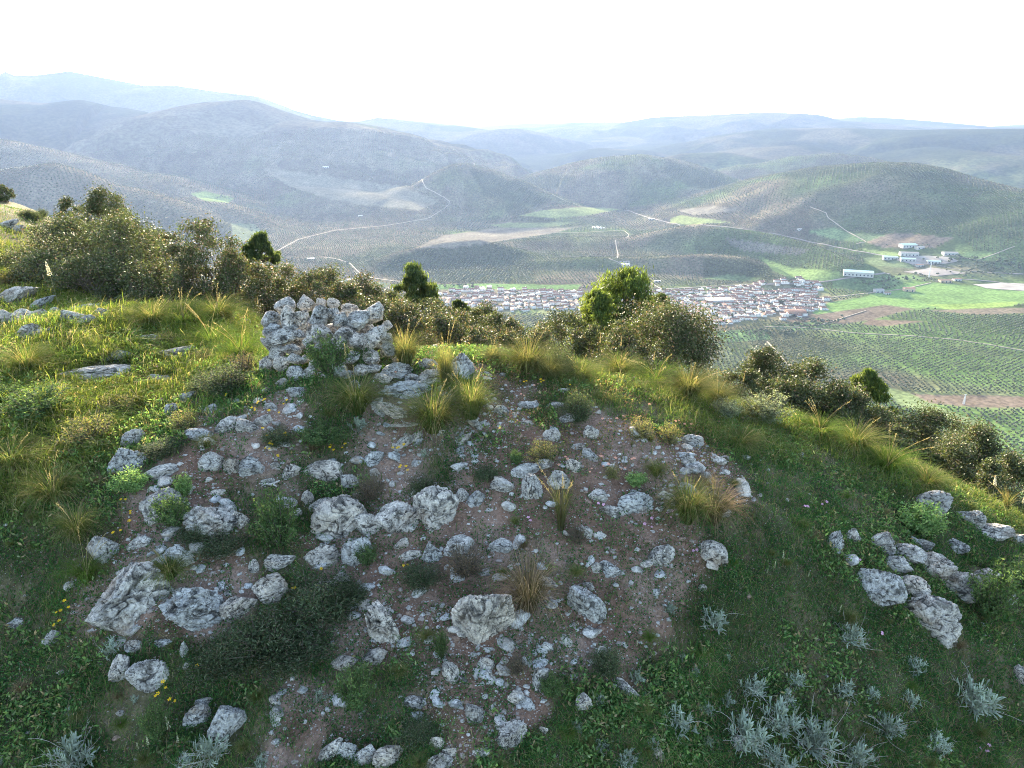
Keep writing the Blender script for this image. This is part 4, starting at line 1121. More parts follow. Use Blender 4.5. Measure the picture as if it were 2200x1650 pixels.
# loose small stones, then gravel as one mass
def scatter_px(nw, seed, y0=860, y1=1660, x0=180, x1=1620, need=None):
    rg = np.random.default_rng(seed); X = rg.uniform(-4.2, 4.6, nw * 14); Y = rg.uniform(2.6, 8.4, nw * 14)
    Z = zfun(X, Y); px, py = project(X, Y, Z); d = dirtness(X, Y, Z)
    cl = sstep(-0.5, 0.5, fbm2(X / 0.7, Y / 0.7, 97, 3))
    m = (px > -40) & (px < 2240) & (py < 1700) & (rg.random(len(X)) < (0.03 + 0.97 * d ** 1.5) * (0.25 + 0.75 * cl)) if need is None else need(X, Y, Z, px, py, d, rg)
    X, Y, Z, d = X[m][:nw], Y[m][:nw], Z[m][:nw], d[m][:nw]
    return X, Y, Z, d
X, Y, Z, _ = scatter_px(270, 31)
SMALL = []
for s in range(6):
    D, F = ICO[3]; rgx = np.random.default_rng(700 + s); nn = rgx.normal(size=(7, 3)); nn /= np.linalg.norm(nn, axis=1)[:, None]
    dots = D @ nn.T; rad = np.where(dots > .05, rgx.uniform(.6, 1, 7)[None] / np.maximum(dots, .05), 9).min(1); rad = np.minimum(rad, 1.3)
    V = D * (rad + 0.07 * vnoise3(D * 3 + s * 5, 3) + 0.04 * vnoise3(D * 8 + s, 4))[:, None]
    SMALL.append(mesh_np('loose_stone', V * 0.5, [F], [M_ROCK], np.ones((len(V), 3)), smooth=True))
for i in range(len(X)):
    s = random.uniform(0.06, 0.13) if random.random() < .35 else random.uniform(0.035, 0.08)
    o = link('loose_stone', SMALL[i % 6], loc=(X[i], Y[i], Z[i] + s * .04), rot=(random.uniform(-.5, .5), random.uniform(-.5, .5), random.uniform(0, 6.28)), scl=(s * 1.45, s, s * .62))
    tag(o, 'small pale limestone fragment lying loose on the reddish slope', 'stone', 'loose stones on the slope')
def gravel(nw, seed, s0, s1, sub, power):
    X, Y, Z, d = scatter_px(nw, seed); rg = np.random.default_rng(seed + 1); n_ = len(X)
    D, F = ICO[sub]; S = rg.uniform(s0, s1, n_) * rg.uniform(.7, 1.3, n_)
    J = D[None] * rg.uniform(.72, 1.2, (n_, len(D), 1)) * np.stack([S * rg.uniform(.8, 1.5, n_), S, S * rg.uniform(.45, .8, n_)], 1)[:, None]
    a = rg.uniform(0, 6.28, n_); ca, sa = np.cos(a)[:, None], np.sin(a)[:, None]
    V = np.stack([J[..., 0] * ca - J[..., 1] * sa + X[:, None], J[..., 0] * sa + J[..., 1] * ca + Y[:, None], J[..., 2] + Z[:, None] + S[:, None] * .15], -1).reshape(-1, 3)
    FF = (F[None] + (np.arange(n_) * len(D))[:, None, None]).reshape(-1, 3)
    pal = np.array([(0.42, 0.40, 0.37), (0.34, 0.29, 0.26), (0.31, 0.22, 0.17), (0.52, 0.50, 0.47), (0.26, 0.17, 0.13)])[rg.integers(0, 5, n_)]
    return V, FF, np.repeat(pal, len(D), 0)
g1 = gravel(2600, 61, 0.008, 0.020, 1, 1); g2 = gravel(20000, 63, 0.003, 0.008, 0, 1)
o = link('gravel', mesh_np('gravel', np.concatenate([g1[0], g2[0]]), [g1[1], g2[1] + len(g1[0])], [M_PEB], np.concatenate([g1[2], g2[2]])))
tag(o, 'fine pale and reddish gravel strewn over the bare soil', 'gravel', kind='stuff')
# ------------------------------------------------------------------ blades, leaves and the plants made of them
def blades(root, L, Wd, az, lean, col, rg, droop=0.5, seg=2, tipcol=None):
    """curved tapering blades; arrays of equal length n"""
    n_ = len(root); dx, dy = np.cos(az), np.sin(az); px_, py_ = -dy, dx
    Vs = []; Cs = []
    for k in range(seg + 1):
        t = k / seg; a = lean + droop * t * t
        hx = L * t * np.sin(np.minimum(a, 2.2) * (0.4 + 0.6 * t)); hz = L * t * np.cos(np.minimum(a, 2.2) * (0.4 + 0.6 * t))
        c = root + np.stack([dx * hx, dy * hx, hz], 1)
        w = Wd * (1 - t) ** 0.7 * 0.5 * (1.0 if k else 0.8)
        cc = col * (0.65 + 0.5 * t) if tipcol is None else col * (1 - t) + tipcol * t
        if k < seg:
            off = np.stack([px_ * w, py_ * w, np.zeros(n_)], 1); Vs += [c - off, c + off]; Cs += [cc, cc]
        else: Vs.append(c); Cs.append(cc)
    m = len(Vs); V = np.stack(Vs, 1).reshape(-1, 3); C = np.stack(Cs, 1).reshape(-1, 3); b = (np.arange(n_) * m)[:, None]
    Q = [b + np.array([[2 * k, 2 * k + 1, 2 * k + 3, 2 * k + 2]]) for k in range(seg - 1)]
    T = b + np.array([[2 * seg - 2, 2 * seg - 1, 2 * seg]])
    return V, Q + [T], C
def leaves(cen, L, Wd, rg, col, up=0.3, fold=0.0):
    """flat rhombic leaves at random attitudes"""
    n_ = len(cen); d = rg.normal(size=(n_, 3)); d[:, 2] += up; d /= np.linalg.norm(d, axis=1)[:, None]
    e = rg.normal(size=(n_, 3)); e -= (e * d).sum(1)[:, None] * d; e /= np.linalg.norm(e, axis=1)[:, None]
    L = np.broadcast_to(L, (n_,))[:, None]; Wd = np.broadcast_to(Wd, (n_,))[:, None]
    V = np.stack([cen - d * L / 2, cen + e * Wd / 2, cen + d * L / 2, cen - e * Wd / 2], 1).reshape(-1, 3)
    F = (np.arange(n_) * 4)[:, None] + np.array([[0, 1, 2, 3]])
    return V, [F], np.repeat(col, 4, 0)
def pick(rg, n_, pal, wts, var=0.2):
    P = np.array(pal)[rg.choice(len(pal), n_, p=np.array(wts) / sum(wts))]
    return P * rg.uniform(1 - var, 1 + var, (n_, 1))

# --- the turf, as one mass per kind
def polar_scatter(n_, seed, r0=2.6, r1=34, amax=45, power=0.0):
    rg = np.random.default_rng(seed); a = rg.uniform(-math.radians(amax), math.radians(amax), n_)
    r = r0 * (r1 / r0) ** (rg.random(n_) ** (1 + power)); x, y = r * np.sin(a), r * np.cos(a); z = zfun(x, y)
    px, py = project(x, y, z); m = (px > -160) & (px < 2480) & (py < 1800) & (py > 380)
    return x[m], y[m], z[m], px[m], py[m], rg
ST = np.array(STONES)
ST = ST[ST[:, 3] > 0.03]
def off_stones(x, y, f=0.85):
    bad = np.zeros(len(x), bool)
    for s in ST:
        if s[2] > zfun(s[0], s[1])[0] + 0.5: continue
        bad |= (x - s[0]) ** 2 + (y - s[1]) ** 2 < (s[3] * f) ** 2
    return ~bad
def sunny(px, py):                                 # sunlit crest and left meadow: taller grass, sunlight put into its yellower colour
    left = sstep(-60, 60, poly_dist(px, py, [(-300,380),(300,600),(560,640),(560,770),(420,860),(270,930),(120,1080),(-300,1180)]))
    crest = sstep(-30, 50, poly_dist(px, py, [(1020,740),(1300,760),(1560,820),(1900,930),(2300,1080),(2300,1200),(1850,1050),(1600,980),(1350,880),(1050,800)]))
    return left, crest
x, y, z, px, py, rg = polar_scatter(1150000, 11)
left, crest = sunny(px, py); d = dirtness(x, y, z)
n1 = fbm2(x / 0.35, y / 0.35, 111, 3); n2 = fbm2(x / 1.3, y / 1.3, 113, 3)
dens = (1 - d) ** 1.5 * sstep(-0.55, 0.15, n1 + 0.25) + 0.09 * (n1 > 0.0)
dens = np.clip(dens * (0.55 + 0.45 * left), 0, 1)
m = (rg.random(len(x)) < dens) & off_stones(x, y)
x, y, z, px, py, left, crest, n1, n2 = [q[m] for q in (x, y, z, px, py, left, crest, n1, n2)]; n_ = len(x); r = np.hypot(x, y)
print('turf', n_)
tall = 0.070 + 0.11 * left + 0.05 * crest + 0.05 * np.clip(n2, 0, 1) * (px < 1000)
L = tall * rg.uniform(0.5, 1.5, n_) * (1 + 0.9 * np.clip(n1, 0, 1)); Wd = (0.0050 + 0.0022 * left) * (r / 5.5) ** 0.55 * rg.uniform(0.7, 1.4, n_)
gsh = pick(rg, n_, [(0.055,0.15,0.045),(0.085,0.19,0.05),(0.14,0.21,0.06),(0.30,0.26,0.14),(0.26,0.17,0.12)], [4.5, 4, 2.2, 1.9, 1.0])
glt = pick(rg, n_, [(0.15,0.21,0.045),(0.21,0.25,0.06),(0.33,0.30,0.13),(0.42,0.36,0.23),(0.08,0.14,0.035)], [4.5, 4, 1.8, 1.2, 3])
w_ = np.clip(left + crest * 0.8, 0, 1)[:, None]; col = gsh * (1 - w_) + glt * w_  # lit and shaded blade tones painted by zone
col = col * (1 + 0.35 * n2)[:, None]
az = rg.normal(0.2, 1.3, n_) * (1 - 0.4 * left)
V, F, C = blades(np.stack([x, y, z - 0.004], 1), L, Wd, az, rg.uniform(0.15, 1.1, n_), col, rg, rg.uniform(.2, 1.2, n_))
o = link('grass', mesh_np('grass', V, F, [M_GRASS], C)); tag(o, 'green meadow grass, yellow green where the sun catches it', 'grass', kind='stuff')
# low herbs: small round leaves near the soil
x, y, z, px, py, rg = polar_scatter(620000, 13, r1=12)
left, crest = sunny(px, py); d = dirtness(x, y, z)
n1 = fbm2(x / 0.22, y / 0.22, 121, 3); n2 = fbm2(x / 1.1, y / 1.1, 123, 3)
dens = (1 - d) * sstep(-0.3, 0.3, n1) + 0.50 * d * (n1 > -0.15)
m = (rg.random(len(x)) < dens) & off_stones(x, y, 0.8)
x, y, z, px, py, left, crest, n1, n2, d = [q[m] for q in (x, y, z, px, py, left, crest, n1, n2, d)]; n_ = len(x); r = np.hypot(x, y)
cc = np.stack([x, y, z + rg.uniform(0.0, 0.035, n_) * (1 + 1.2 * np.clip(n1, 0, 1))], 1)
col = pick(rg, n_, [(0.03,0.095,0.032),(0.06,0.14,0.045),(0.12,0.20,0.07),(0.20,0.13,0.10),(0.17,0.19,0.13)], [5, 4, 2.4, .8, 1])
red = (sstep(-30, 60, poly_dist(px, py, [(1020,770),(1300,790),(1560,900),(1600,1100),(1300,1050),(1020,880)])) > rg.random(n_) * 1.3)
col[red] = pick(rg, int(red.sum()), [(0.30,0.17,0.12),(0.22,0.20,0.08),(0.36,0.24,0.18),(0.12,0.14,0.05)], [3, 3, 1.5, 3])
V, F, C = leaves(cc, rg.uniform(0.012, 0.030, n_) * (r / 5.5) ** 0.4, rg.uniform(0.007, 0.014, n_) * (r / 5.5) ** 0.4, rg, col, 0.5)
o = link('ground_cover', mesh_np('ground_cover', V, F, [M_HERB], C)); tag(o, 'carpet of tiny leaved herbs and moss over the slope', 'ground cover', kind='stuff')

x, y, z, px, py, rg = polar_scatter(60000, 15, r1=14)
left, crest = sunny(px, py); d = dirtness(x, y, z); n1 = fbm2(x / 0.5, y / 0.5, 131, 3)
m = (rg.random(len(x)) < (1 - d) * sstep(-0.1, 0.35, n1)) & off_stones(x, y, 0.9)
x, y, z, left = x[m], y[m], z[m], left[m]; k = 6; n_ = len(x) * k; tone = np.repeat(rg.uniform(.6, 1.5, len(x)), k)[:, None]
cc = np.stack([np.repeat(x, k) + rg.normal(0, .022, n_), np.repeat(y, k) + rg.normal(0, .022, n_), np.repeat(z, k) + rg.uniform(.01, .07, n_) * (1 + np.repeat(left, k))], 1)
V, F, C = leaves(cc, rg.uniform(.025, .05, n_), rg.uniform(.010, .02, n_), rg, pick(rg, n_, [(0.09,0.17,0.06),(0.14,0.22,0.07),(0.20,0.24,0.12),(0.28,0.22,0.13)], [4, 3, 1, .8]) * tone, .7)
o = link('weeds', mesh_np('weeds', V, F, [M_HERB], C)); tag(o, 'broader leaved weeds mixed through the turf', 'weeds', kind='stuff')

# --- tussocks of fountain grass
def tussock_mesh(seed, nb, pal, wts, lean=(0.05, 0.9), droop=0.6, wd=0.010, r0=0.12, heads=0):
    rg = np.random.default_rng(seed); az = rg.uniform(0, 6.28, nb); ln = rg.uniform(*lean, nb)
    rr = r0 * np.sqrt(rg.random(nb)); root = np.stack([np.cos(az) * rr, np.sin(az) * rr, np.full(nb, -0.03)], 1)
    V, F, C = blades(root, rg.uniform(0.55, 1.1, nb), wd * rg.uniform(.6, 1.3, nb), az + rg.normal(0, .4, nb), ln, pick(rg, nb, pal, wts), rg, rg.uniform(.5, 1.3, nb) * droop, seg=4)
    mx = Mix(); mx.add(V, F, C)
    hm = Mix()
    for k in range(heads):
        a, l, h = rg.uniform(0, 6.28), rg.uniform(.2, .7), rg.uniform(.85, 1.2); T = np.linspace(0, 1, 7)
        P = np.stack([np.cos(a) * l * T ** 2 * h, np.sin(a) * l * T ** 2 * h, h * T * (1 - 0.15 * l * T)], 1)
        Vt, Ft = tube(P, np.full(7, 0.004), 3); hm.add(Vt, Ft, (0.42, 0.36, 0.2))
        m = 26; tt = rg.uniform(0.72, 1, m); cen = np.stack([np.interp(tt, T, P[:, i]) for i in range(3)], 1) + rg.normal(0, .012, (m, 3))
        Vl, Fl, Cl = leaves(cen, .035, .007, rg, np.full((m, 3), (0.34, 0.30, 0.20)), 2.0); hm.add(Vl, Fl, Cl)
    return mx.mesh('tussock_blades', [M_GRASS]), (hm.mesh('seed_heads', [M_GRASS]) if heads else None)
GREENY = [(0.08,0.13,0.04),(0.13,0.17,0.05),(0.21,0.20,0.09),(0.30,0.25,0.14)]
TUS = {
 'green': [tussock_mesh(s, 900, GREENY, [3, 4, 2, 1.5], heads=2) for s in (1, 2)],
 'olive': [tussock_mesh(s, 950, [(0.09,0.12,0.045),(0.15,0.16,0.065),(0.24,0.21,0.11)], [3, 4, 2], lean=(0.05, 0.75), heads=3) for s in (3, 4)],
 'dry': [tussock_mesh(s, 560, [(0.20,0.15,0.10),(0.34,0.26,0.17),(0.12,0.11,0.06)], [3, 3, 3], lean=(0.1, 1.0), heads=0) for s in (5,)],
 'feather': [tussock_mesh(s, 420, [(0.09,0.16,0.035),(0.13,0.19,0.045),(0.20,0.20,0.09)], [4, 3, 1.0], lean=(0.3, 0.9), droop=0.9, heads=4) for s in (6, 7)],
 'thin': [tussock_mesh(8, 170, [(0.12,0.12,0.06),(0.22,0.19,0.10),(0.10,0.13,0.05)], [3, 2, 3], lean=(0.0, 0.4), droop=0.3, r0=.07, heads=3)],
}
def put_plant(name, parts, px, py, w, h, label, cat, group=None, mats=None, sink=0.0, natural=(1.2, 1.0), rot=None):
    """parts: [(part name, mesh)]; natural: width and height of the prototype"""
    p, t = hit_near(px, py); sw = w / FPX * t / natural[0]; sh = h / FPX * t / natural[1]
    el = math.atan2(-p[2], math.hypot(p[0], p[1])); sh = sh * (1.0 / max(0.75, math.cos(el)))
    e = link(name, None, loc=p + np.array([0, 0, -sink]), rot=(0, 0, random.uniform(0, 6.28) if rot is None else rot), scl=(sw, sw, sh))
    tag(e, label, cat, group)
    for nm, me in parts:
        if me is not None: link(nm, me, e)
    return e
TL = [
 ('olive',1135,800,130,78,'dense olive brown tussock at the crest right of the tall dark faced rock'),
 ('olive',872,790,95,88,'tussock growing against the right foot of the cairn'),
 ('olive',958,838,60,115,'narrow upright tussock between the low stone and the tall dark faced rock'),
 ('feather',985,845,110,60,'pale arching tussock draped over the low stone right of the cairn'),
 ('green',932,925,150,95,'broad yellow green tussock in front of the narrow upright one'),
 ('green',1012,905,100,105,'darker tussock at the edge of the sunlit path throwing a long shadow'),
 ('green',768,885,130,88,'soft green tussock in front of the cairn herbs'),
 ('feather',1410,815,130,60,'tufted grass in front of the big glossy bush'),
 ('olive',1480,852,130,66,'straw green tussock at the right foot of the big glossy bush'),
 ('green',1330,800,100,55,'bright tussock at the left foot of the big glossy bush'),
 ('olive',1540,868,90,52,'low tussock on the rim where the view opens to the olive groves'),
 ('green',1245,820,90,50,'short green tussock on the crest above the yellow flowers'),
 ('feather',1760,935,110,55,'pale tussock on the rim below the three bushes on the right'),
 ('green',1835,965,120,60,'bright green tussock on the right hand rim'),
 ('feather',1905,1010,130,66,'large arching tussock on the right hand rim before the lowest bushes'),
 ('green',1990,1045,90,42,'small tussock farther down the right hand rim'),
 ('thin',2160,1085,70,50,'sparse tussock at the right border before the lowest bush'),
 ('green',365,1240,100,52,'grass tuft above the big corner boulder'),
 ('dry',1512,1048,60,34,'little straw tuft right of the bluish stone'),
 ('green',1408,1022,50,34,'little bright green tuft in the middle of the right slope'),
 ('thin',1205,1135,110,100,'thin upright grass clump with one tall golden stem'),
 ('dry',1135,1310,140,120,'dry brown and orange grass beside the largest blotched boulder'),
 ('dry',1530,1120,120,92,'bristly brown shrubby grass above the black and white boulder'),
 ('green',1475,1120,110,92,'greener left half of the bristly shrub above the honeycombed stone'),
 ('feather',520,775,120,90,'feathery grass leaning left beside the cairn'),
 ('feather',455,745,110,75,'feathery grass in the sun left of the cairn'),
 ('feather',395,700,110,60,'soft grass clump before the dark bushes left of the cairn'),
 ('green',330,700,110,60,'dark green grass clump under the leggy bush on the left'),
 ('green',470,690,120,60,'tall shaded grass under the bush left of the cairn'),
 ('feather',140,770,110,50,'sunny grass clump in front of the left rock band'),
 ('green',60,800,110,70,'bright grass clump at the left border'),
 ('green',30,1010,120,70,'bright rough grass at the left border where the shade begins'),
 ('green',170,1160,100,80,'tall soft grass against the left rim of the mound'),
 ('green',120,1080,120,80,'grass clump on the shade line left of the mound'),
 ('feather',190,1250,90,80,'tall grass blades left of the big corner boulder'),
 ('green',60,560,60,34,'tuft on the upper left ridge'),
 ('dry',30,610,90,34,'dry tuft above the long slanting slab'),
 ('olive',1180,815,80,52,'dark tussock right of the dense crest tussock'),
 ('olive',1060,775,60,34,'small tussock on the crest left of the dense one'),
 ('green',1620,900,90,40,'low tussock in the sunny grass right of the silver green shrub'),
 ('green',1590,960,80,40,'small clump in the grass below the silver green shrub'),
 ('green',445,960,44,30,'small bright tuft on the rock terrace'),
 ('green',452,1005,0,0,''),
]
for kd, a, b, w, h, lb in TL:
    if not w: continue
    bl, hd = random.choice(TUS[kd]); put_plant('grass_tussock', [('blades', bl), ('seed_heads', hd)], a, b, w, h, lb, 'grass tussock', natural=(1.12, 0.85))
# unlabelled small tufts all over the slope
x, y, z, px, py, rg = polar_scatter(2600, 17, r1=16)
d = dirtness(x, y, z); m = (rg.random(len(x)) > 0.35 + 0.55 * d) & off_stones(x, y, 1.2); ii = np.where(m)[0][:250]
for i in ii:
    l_, c_ = sunny(px[i:i + 1], py[i:i + 1]); s = rg.uniform(.07, .13) * (1 + 0.9 * l_[0] + .3 * c_[0]); kd = rg.choice(['green', 'feather', 'thin', 'dry'], p=[.5, .2, .15, .15]); bl = TUS[kd][0][0]
    o = link('grass_tuft', bl, loc=(x[i], y[i], z[i]), rot=(0, 0, rg.uniform(0, 6.28)), scl=(s, s, s)); tag(o, 'small tuft of grass growing in the turf of the slope', 'grass tuft', 'small grass tufts')

# --- silver rosettes with dead flower stalks
def rosette_mesh(seed, nbr, stalks, jag=True):
    """a silvery clump: short spreading shoots, each ending in a tuft of soft wavy leaves"""
    rg = np.random.default_rng(seed); mx = Mix(); sm = Mix()
    for k in range(nbr):
        a = rg.uniform(0, 6.28); l = rg.uniform(.02, .34); h = rg.uniform(.05, .30) * (1.1 - l); tip = np.array([math.cos(a) * l, math.sin(a) * l, h])
        nl = int(rg.integers(7, 13)); tone = rg.uniform(.7, 1.25)
        for q in range(nl):
            b = a + rg.normal(0, 1.1); e = rg.uniform(-.1, 1.35); L = rg.uniform(.07, .17); w = rg.uniform(.007, .014); T = np.linspace(0, 1, 5)
            base = tip * rg.uniform(.75, 1.0); bend = rg.normal(0, .35)
            ang = b + bend * T; hx = L * T * math.cos(e); hz = L * T * math.sin(e) - .35 * L * T * T * rg.uniform(0, 1)
            c = base + np.stack([np.cos(ang) * hx, np.sin(ang) * hx, hz], 1); nr = np.array([-math.sin(b), math.cos(b), .25])
            ww = (w * np.array([.4, 1, .75, 1.0, .05]) * rg.uniform(.7, 1.3, 5))[:, None]
            V = np.concatenate([c - nr * ww, c + nr * ww]); i = np.arange(4)
            mx.add(V, [np.stack([i, i + 1, i + 6, i + 5], 1)], np.array((0.30, 0.36, 0.29)) * tone * rg.uniform(.8, 1.2))
        V, F = tube([(0, 0, 0), tip * .5 + (0, 0, -.02), tip], [.006, .005, .003], 3); mx.add(V, F, (0.25, 0.27, 0.22))
    for k in range(stalks):
        a, l = rg.uniform(0, 6.28), rg.uniform(.35, .85); T = np.linspace(0, 1, 6); b = rg.uniform(.1, .9); cv = rg.normal(0, .5)
        P = np.stack([np.cos(a + cv * T) * l * T * math.cos(b), np.sin(a + cv * T) * l * T * math.cos(b), .04 + l * T * math.sin(b) * (1 - .35 * T)], 1)
        V, F = tube(P, np.linspace(.0035, .0015, 6), 3); sm.add(V, F, np.array((0.36, 0.33, 0.26)) * rg.uniform(.6, 1.1))
        for q in range(2):
            t0 = rg.uniform(.5, .95); p0 = np.array([np.interp(t0, T, P[:, i]) for i in range(3)]); p1 = p0 + rg.normal(0, .05, 3)
            V, F = tube([p0, p1], [.002, .001], 3); sm.add(V, F, (0.36, 0.32, 0.25))
    return mx.mesh('silver_leaves', [M_SILVER]), (sm.mesh('dead_stalks', [M_WOOD]) if stalks else None)
ROS = [rosette_mesh(s, n_, st) for s, n_, st in ((1, 26, 2), (2, 30, 6), (3, 22, 0), (4, 44, 22))]
RL = [
 (770,915,74,2,'bluish silver rosette in the open ground below the cairn'),(912,975,40,2,'upright silver rosette right of the white stone, upper middle'),
 (722,800,70,2,'silver plant among the herbs at the cairn foot'),(240,1392,78,1,'silver plant directly below the big corner boulder'),
 (690,1497,52,2,'spiky silver rosette alone below the dark heath patch'),(1530,1330,96,1,'full silver rosette with a stem to the lower left, right of centre'),
 (1437,1306,52,0,'smaller silver rosette up left of the full one'),(1367,1452,60,0,'silver rosette at the end of the slanted white slab'),
 (1466,1414,32,2,'tiny silver rosette left of the one above the silver thicket'),(1563,1412,30,2,'tiny silver rosette above the silver thicket'),
 (1286,1502,46,0,'silver rosette right of the crumbling whitish stone'),(1825,1365,88,3,'silver plant with long dead stalks pointing right'),
 (1612,1478,98,1,'silver plant at the top of the big silver thicket'),(1458,1548,110,1,'wide silver plant at the left side of the silver thicket'),
 (1516,1522,56,0,'silver plant between the wide left one and the thicket'),(1600,1578,140,3,'largest silver plant, holding a light stone'),
 (1672,1545,130,3,'stalky silver plant in the heart of the thicket'),(1745,1590,150,3,'stalky silver plant right of the heart of the thicket'),
 (1805,1482,86,1,'silver plant up right of the thicket'),(1522,1592,40,0,'small silver rosette above the bottom edge of the thicket'),
 (1292,1604,62,0,'upright silver rosette at the bottom, right of centre'),(1345,1632,76,0,'low silver rosette at the bottom edge, right of centre'),
 (1905,1560,96,3,'stalky silver plant in the dark grass at the lower right'),(2090,1500,140,3,'pale wispy silver plant in the lower right corner grass'),
 (1965,1430,70,1,'faint silver plant above the wispy corner one'),(1870,1492,60,1,'small silver plant between the thicket and the wispy one'),
 (152,1532,44,0,'flat silver rosette in the grass at the lower left'),(165,1625,140,3,'wide stalky silver plant in the lower left corner'),
 (455,1612,120,3,'silver plant with pale dead stalks below the white lichened boulder'),(400,1640,70,1,'silver rosette at the bottom edge left of the stalks'),
 (290,1502,34,2,'small silver sprig below the half buried round boulder'),(1835,1625,110,3,'silver plant at the bottom edge right of the thicket'),
 (1680,1640,110,1,'silver plant cut by the bottom edge under the thicket'),(2010,1600,90,1,'dim silver plant near the bottom right'),
 (1340,1250,0,0,''),(560,1640,56,0,'small silver rosette at the bottom edge right of the stalks'),
 (1705,1460,70,1,'grey green plant behind the thicket'),(1560,1500,60,0,'small silver tuft up left of the largest plant of the thicket'),(1400,1600,50,0,'silver tuft between the bottom rosettes and the thicket'),(1490,1440,44,0,'silver tuft above the wide left plant of the thicket'),(1690,1500,64,1,'pale silver tuft in the upper middle of the thicket'),(1650,1620,80,1,'silver tuft in the lower middle of the thicket'),(1240,1560,40,0,'small silver tuft left of the bottom rosettes'),(1955,1500,60,1,'dull silver tuft left of the wispy corner plant'),
]
for a, b, w, k, lb in RL:
    if w: put_plant('silver_plant', [('leaves', ROS[k][0]), ('stalks', ROS[k][1])], a, b + w * .2, w * .74, w * 0.62, lb, 'plant', natural=(0.80, .5))

# --- low shrubs: heath, thyme, sage
def shrub_mesh(seed, nst, nlf, pal, wts, leaf=(0.035, 0.012), upright=0.5, top=None, rnd=1.0):
    rg = np.random.default_rng(seed); sm = Mix(); tips = []
    for k in range(nst):
        a = rg.uniform(0, 6.28); e = rg.uniform(0.15, 1) ** upright; R = rg.uniform(.6, 1.05); l = 0.5 * math.sqrt(1 - e * e * .98); 
        P1 = np.array([math.cos(a) * l, math.sin(a) * l, e * .95]) * R; b = P1 * .45 + rg.normal(0, .04, 3); b[2] = abs(b[2])
        P = np.array([(0, 0, 0), b, P1]); V, F = tube(P, [.012, .007, .003], 3); sm.add(V, F, (0.1, 0.1, 0.07)); tips.append(P)
    T = np.array(tips); i = rg.integers(0, nst, nlf); t = rg.random(nlf) ** .5
    c = np.where((t < .5)[:, None], T[i, 0] + (T[i, 1] - T[i, 0]) * (t * 2)[:, None], T[i, 1] + (T[i, 2] - T[i, 1]) * (t * 2 - 1)[:, None]) + rg.normal(0, .035 * rnd, (nlf, 3))
    c[:, 2] = np.abs(c[:, 2]); col = pick(rg, nlf, pal, wts)
    V, F, C = leaves(c, leaf[0] * rg.uniform(.6, 1.3, nlf), leaf[1] * rg.uniform(.7, 1.3, nlf), rg, col, 0.8)
    mx = Mix(); mx.add(V, F, C)
    return mx.mesh('shrub_leaves', [M_HERB]), sm.mesh('shrub_stems', [M_BARK])
SHR = {
 'herb': [shrub_mesh(s, 70, 4200, [(0.07,0.13,0.05),(0.11,0.17,0.065),(0.16,0.22,0.09)], [4, 3, 1], (.055, .02), .45) for s in (21, 22)],
 'heath': [shrub_mesh(s, 80, 7500, [(0.045,0.07,0.035),(0.08,0.11,0.06),(0.13,0.11,0.08),(0.13,0.17,0.10)], [4, 3, 1, 1.5], (.055, .014), .7, rnd=2.0) for s in (23, 24)],
 'dryheath': [shrub_mesh(s, 120, 4200, [(0.16,0.13,0.10),(0.11,0.11,0.07),(0.24,0.17,0.12)], [3, 3, 1.5], (.045, .009), .8) for s in (25,)],
 'bright': [shrub_mesh(s, 80, 5000, [(0.13,0.24,0.08),(0.20,0.32,0.12),(0.28,0.38,0.16)], [3, 3, 1.5], (.05, .03), .5) for s in (26,)],
 'sage': [shrub_mesh(s, 110, 4600, [(0.22,0.26,0.18),(0.15,0.19,0.11),(0.30,0.32,0.24)], [3, 3, 1], (.06, .014), .5) for s in (27,)],
 'cushion': [shrub_mesh(s, 90, 3600, [(0.20,0.21,0.08),(0.28,0.22,0.12),(0.12,0.15,0.06)], [3, 2, 3], (.05, .016), .8) for s in (28,)],
}
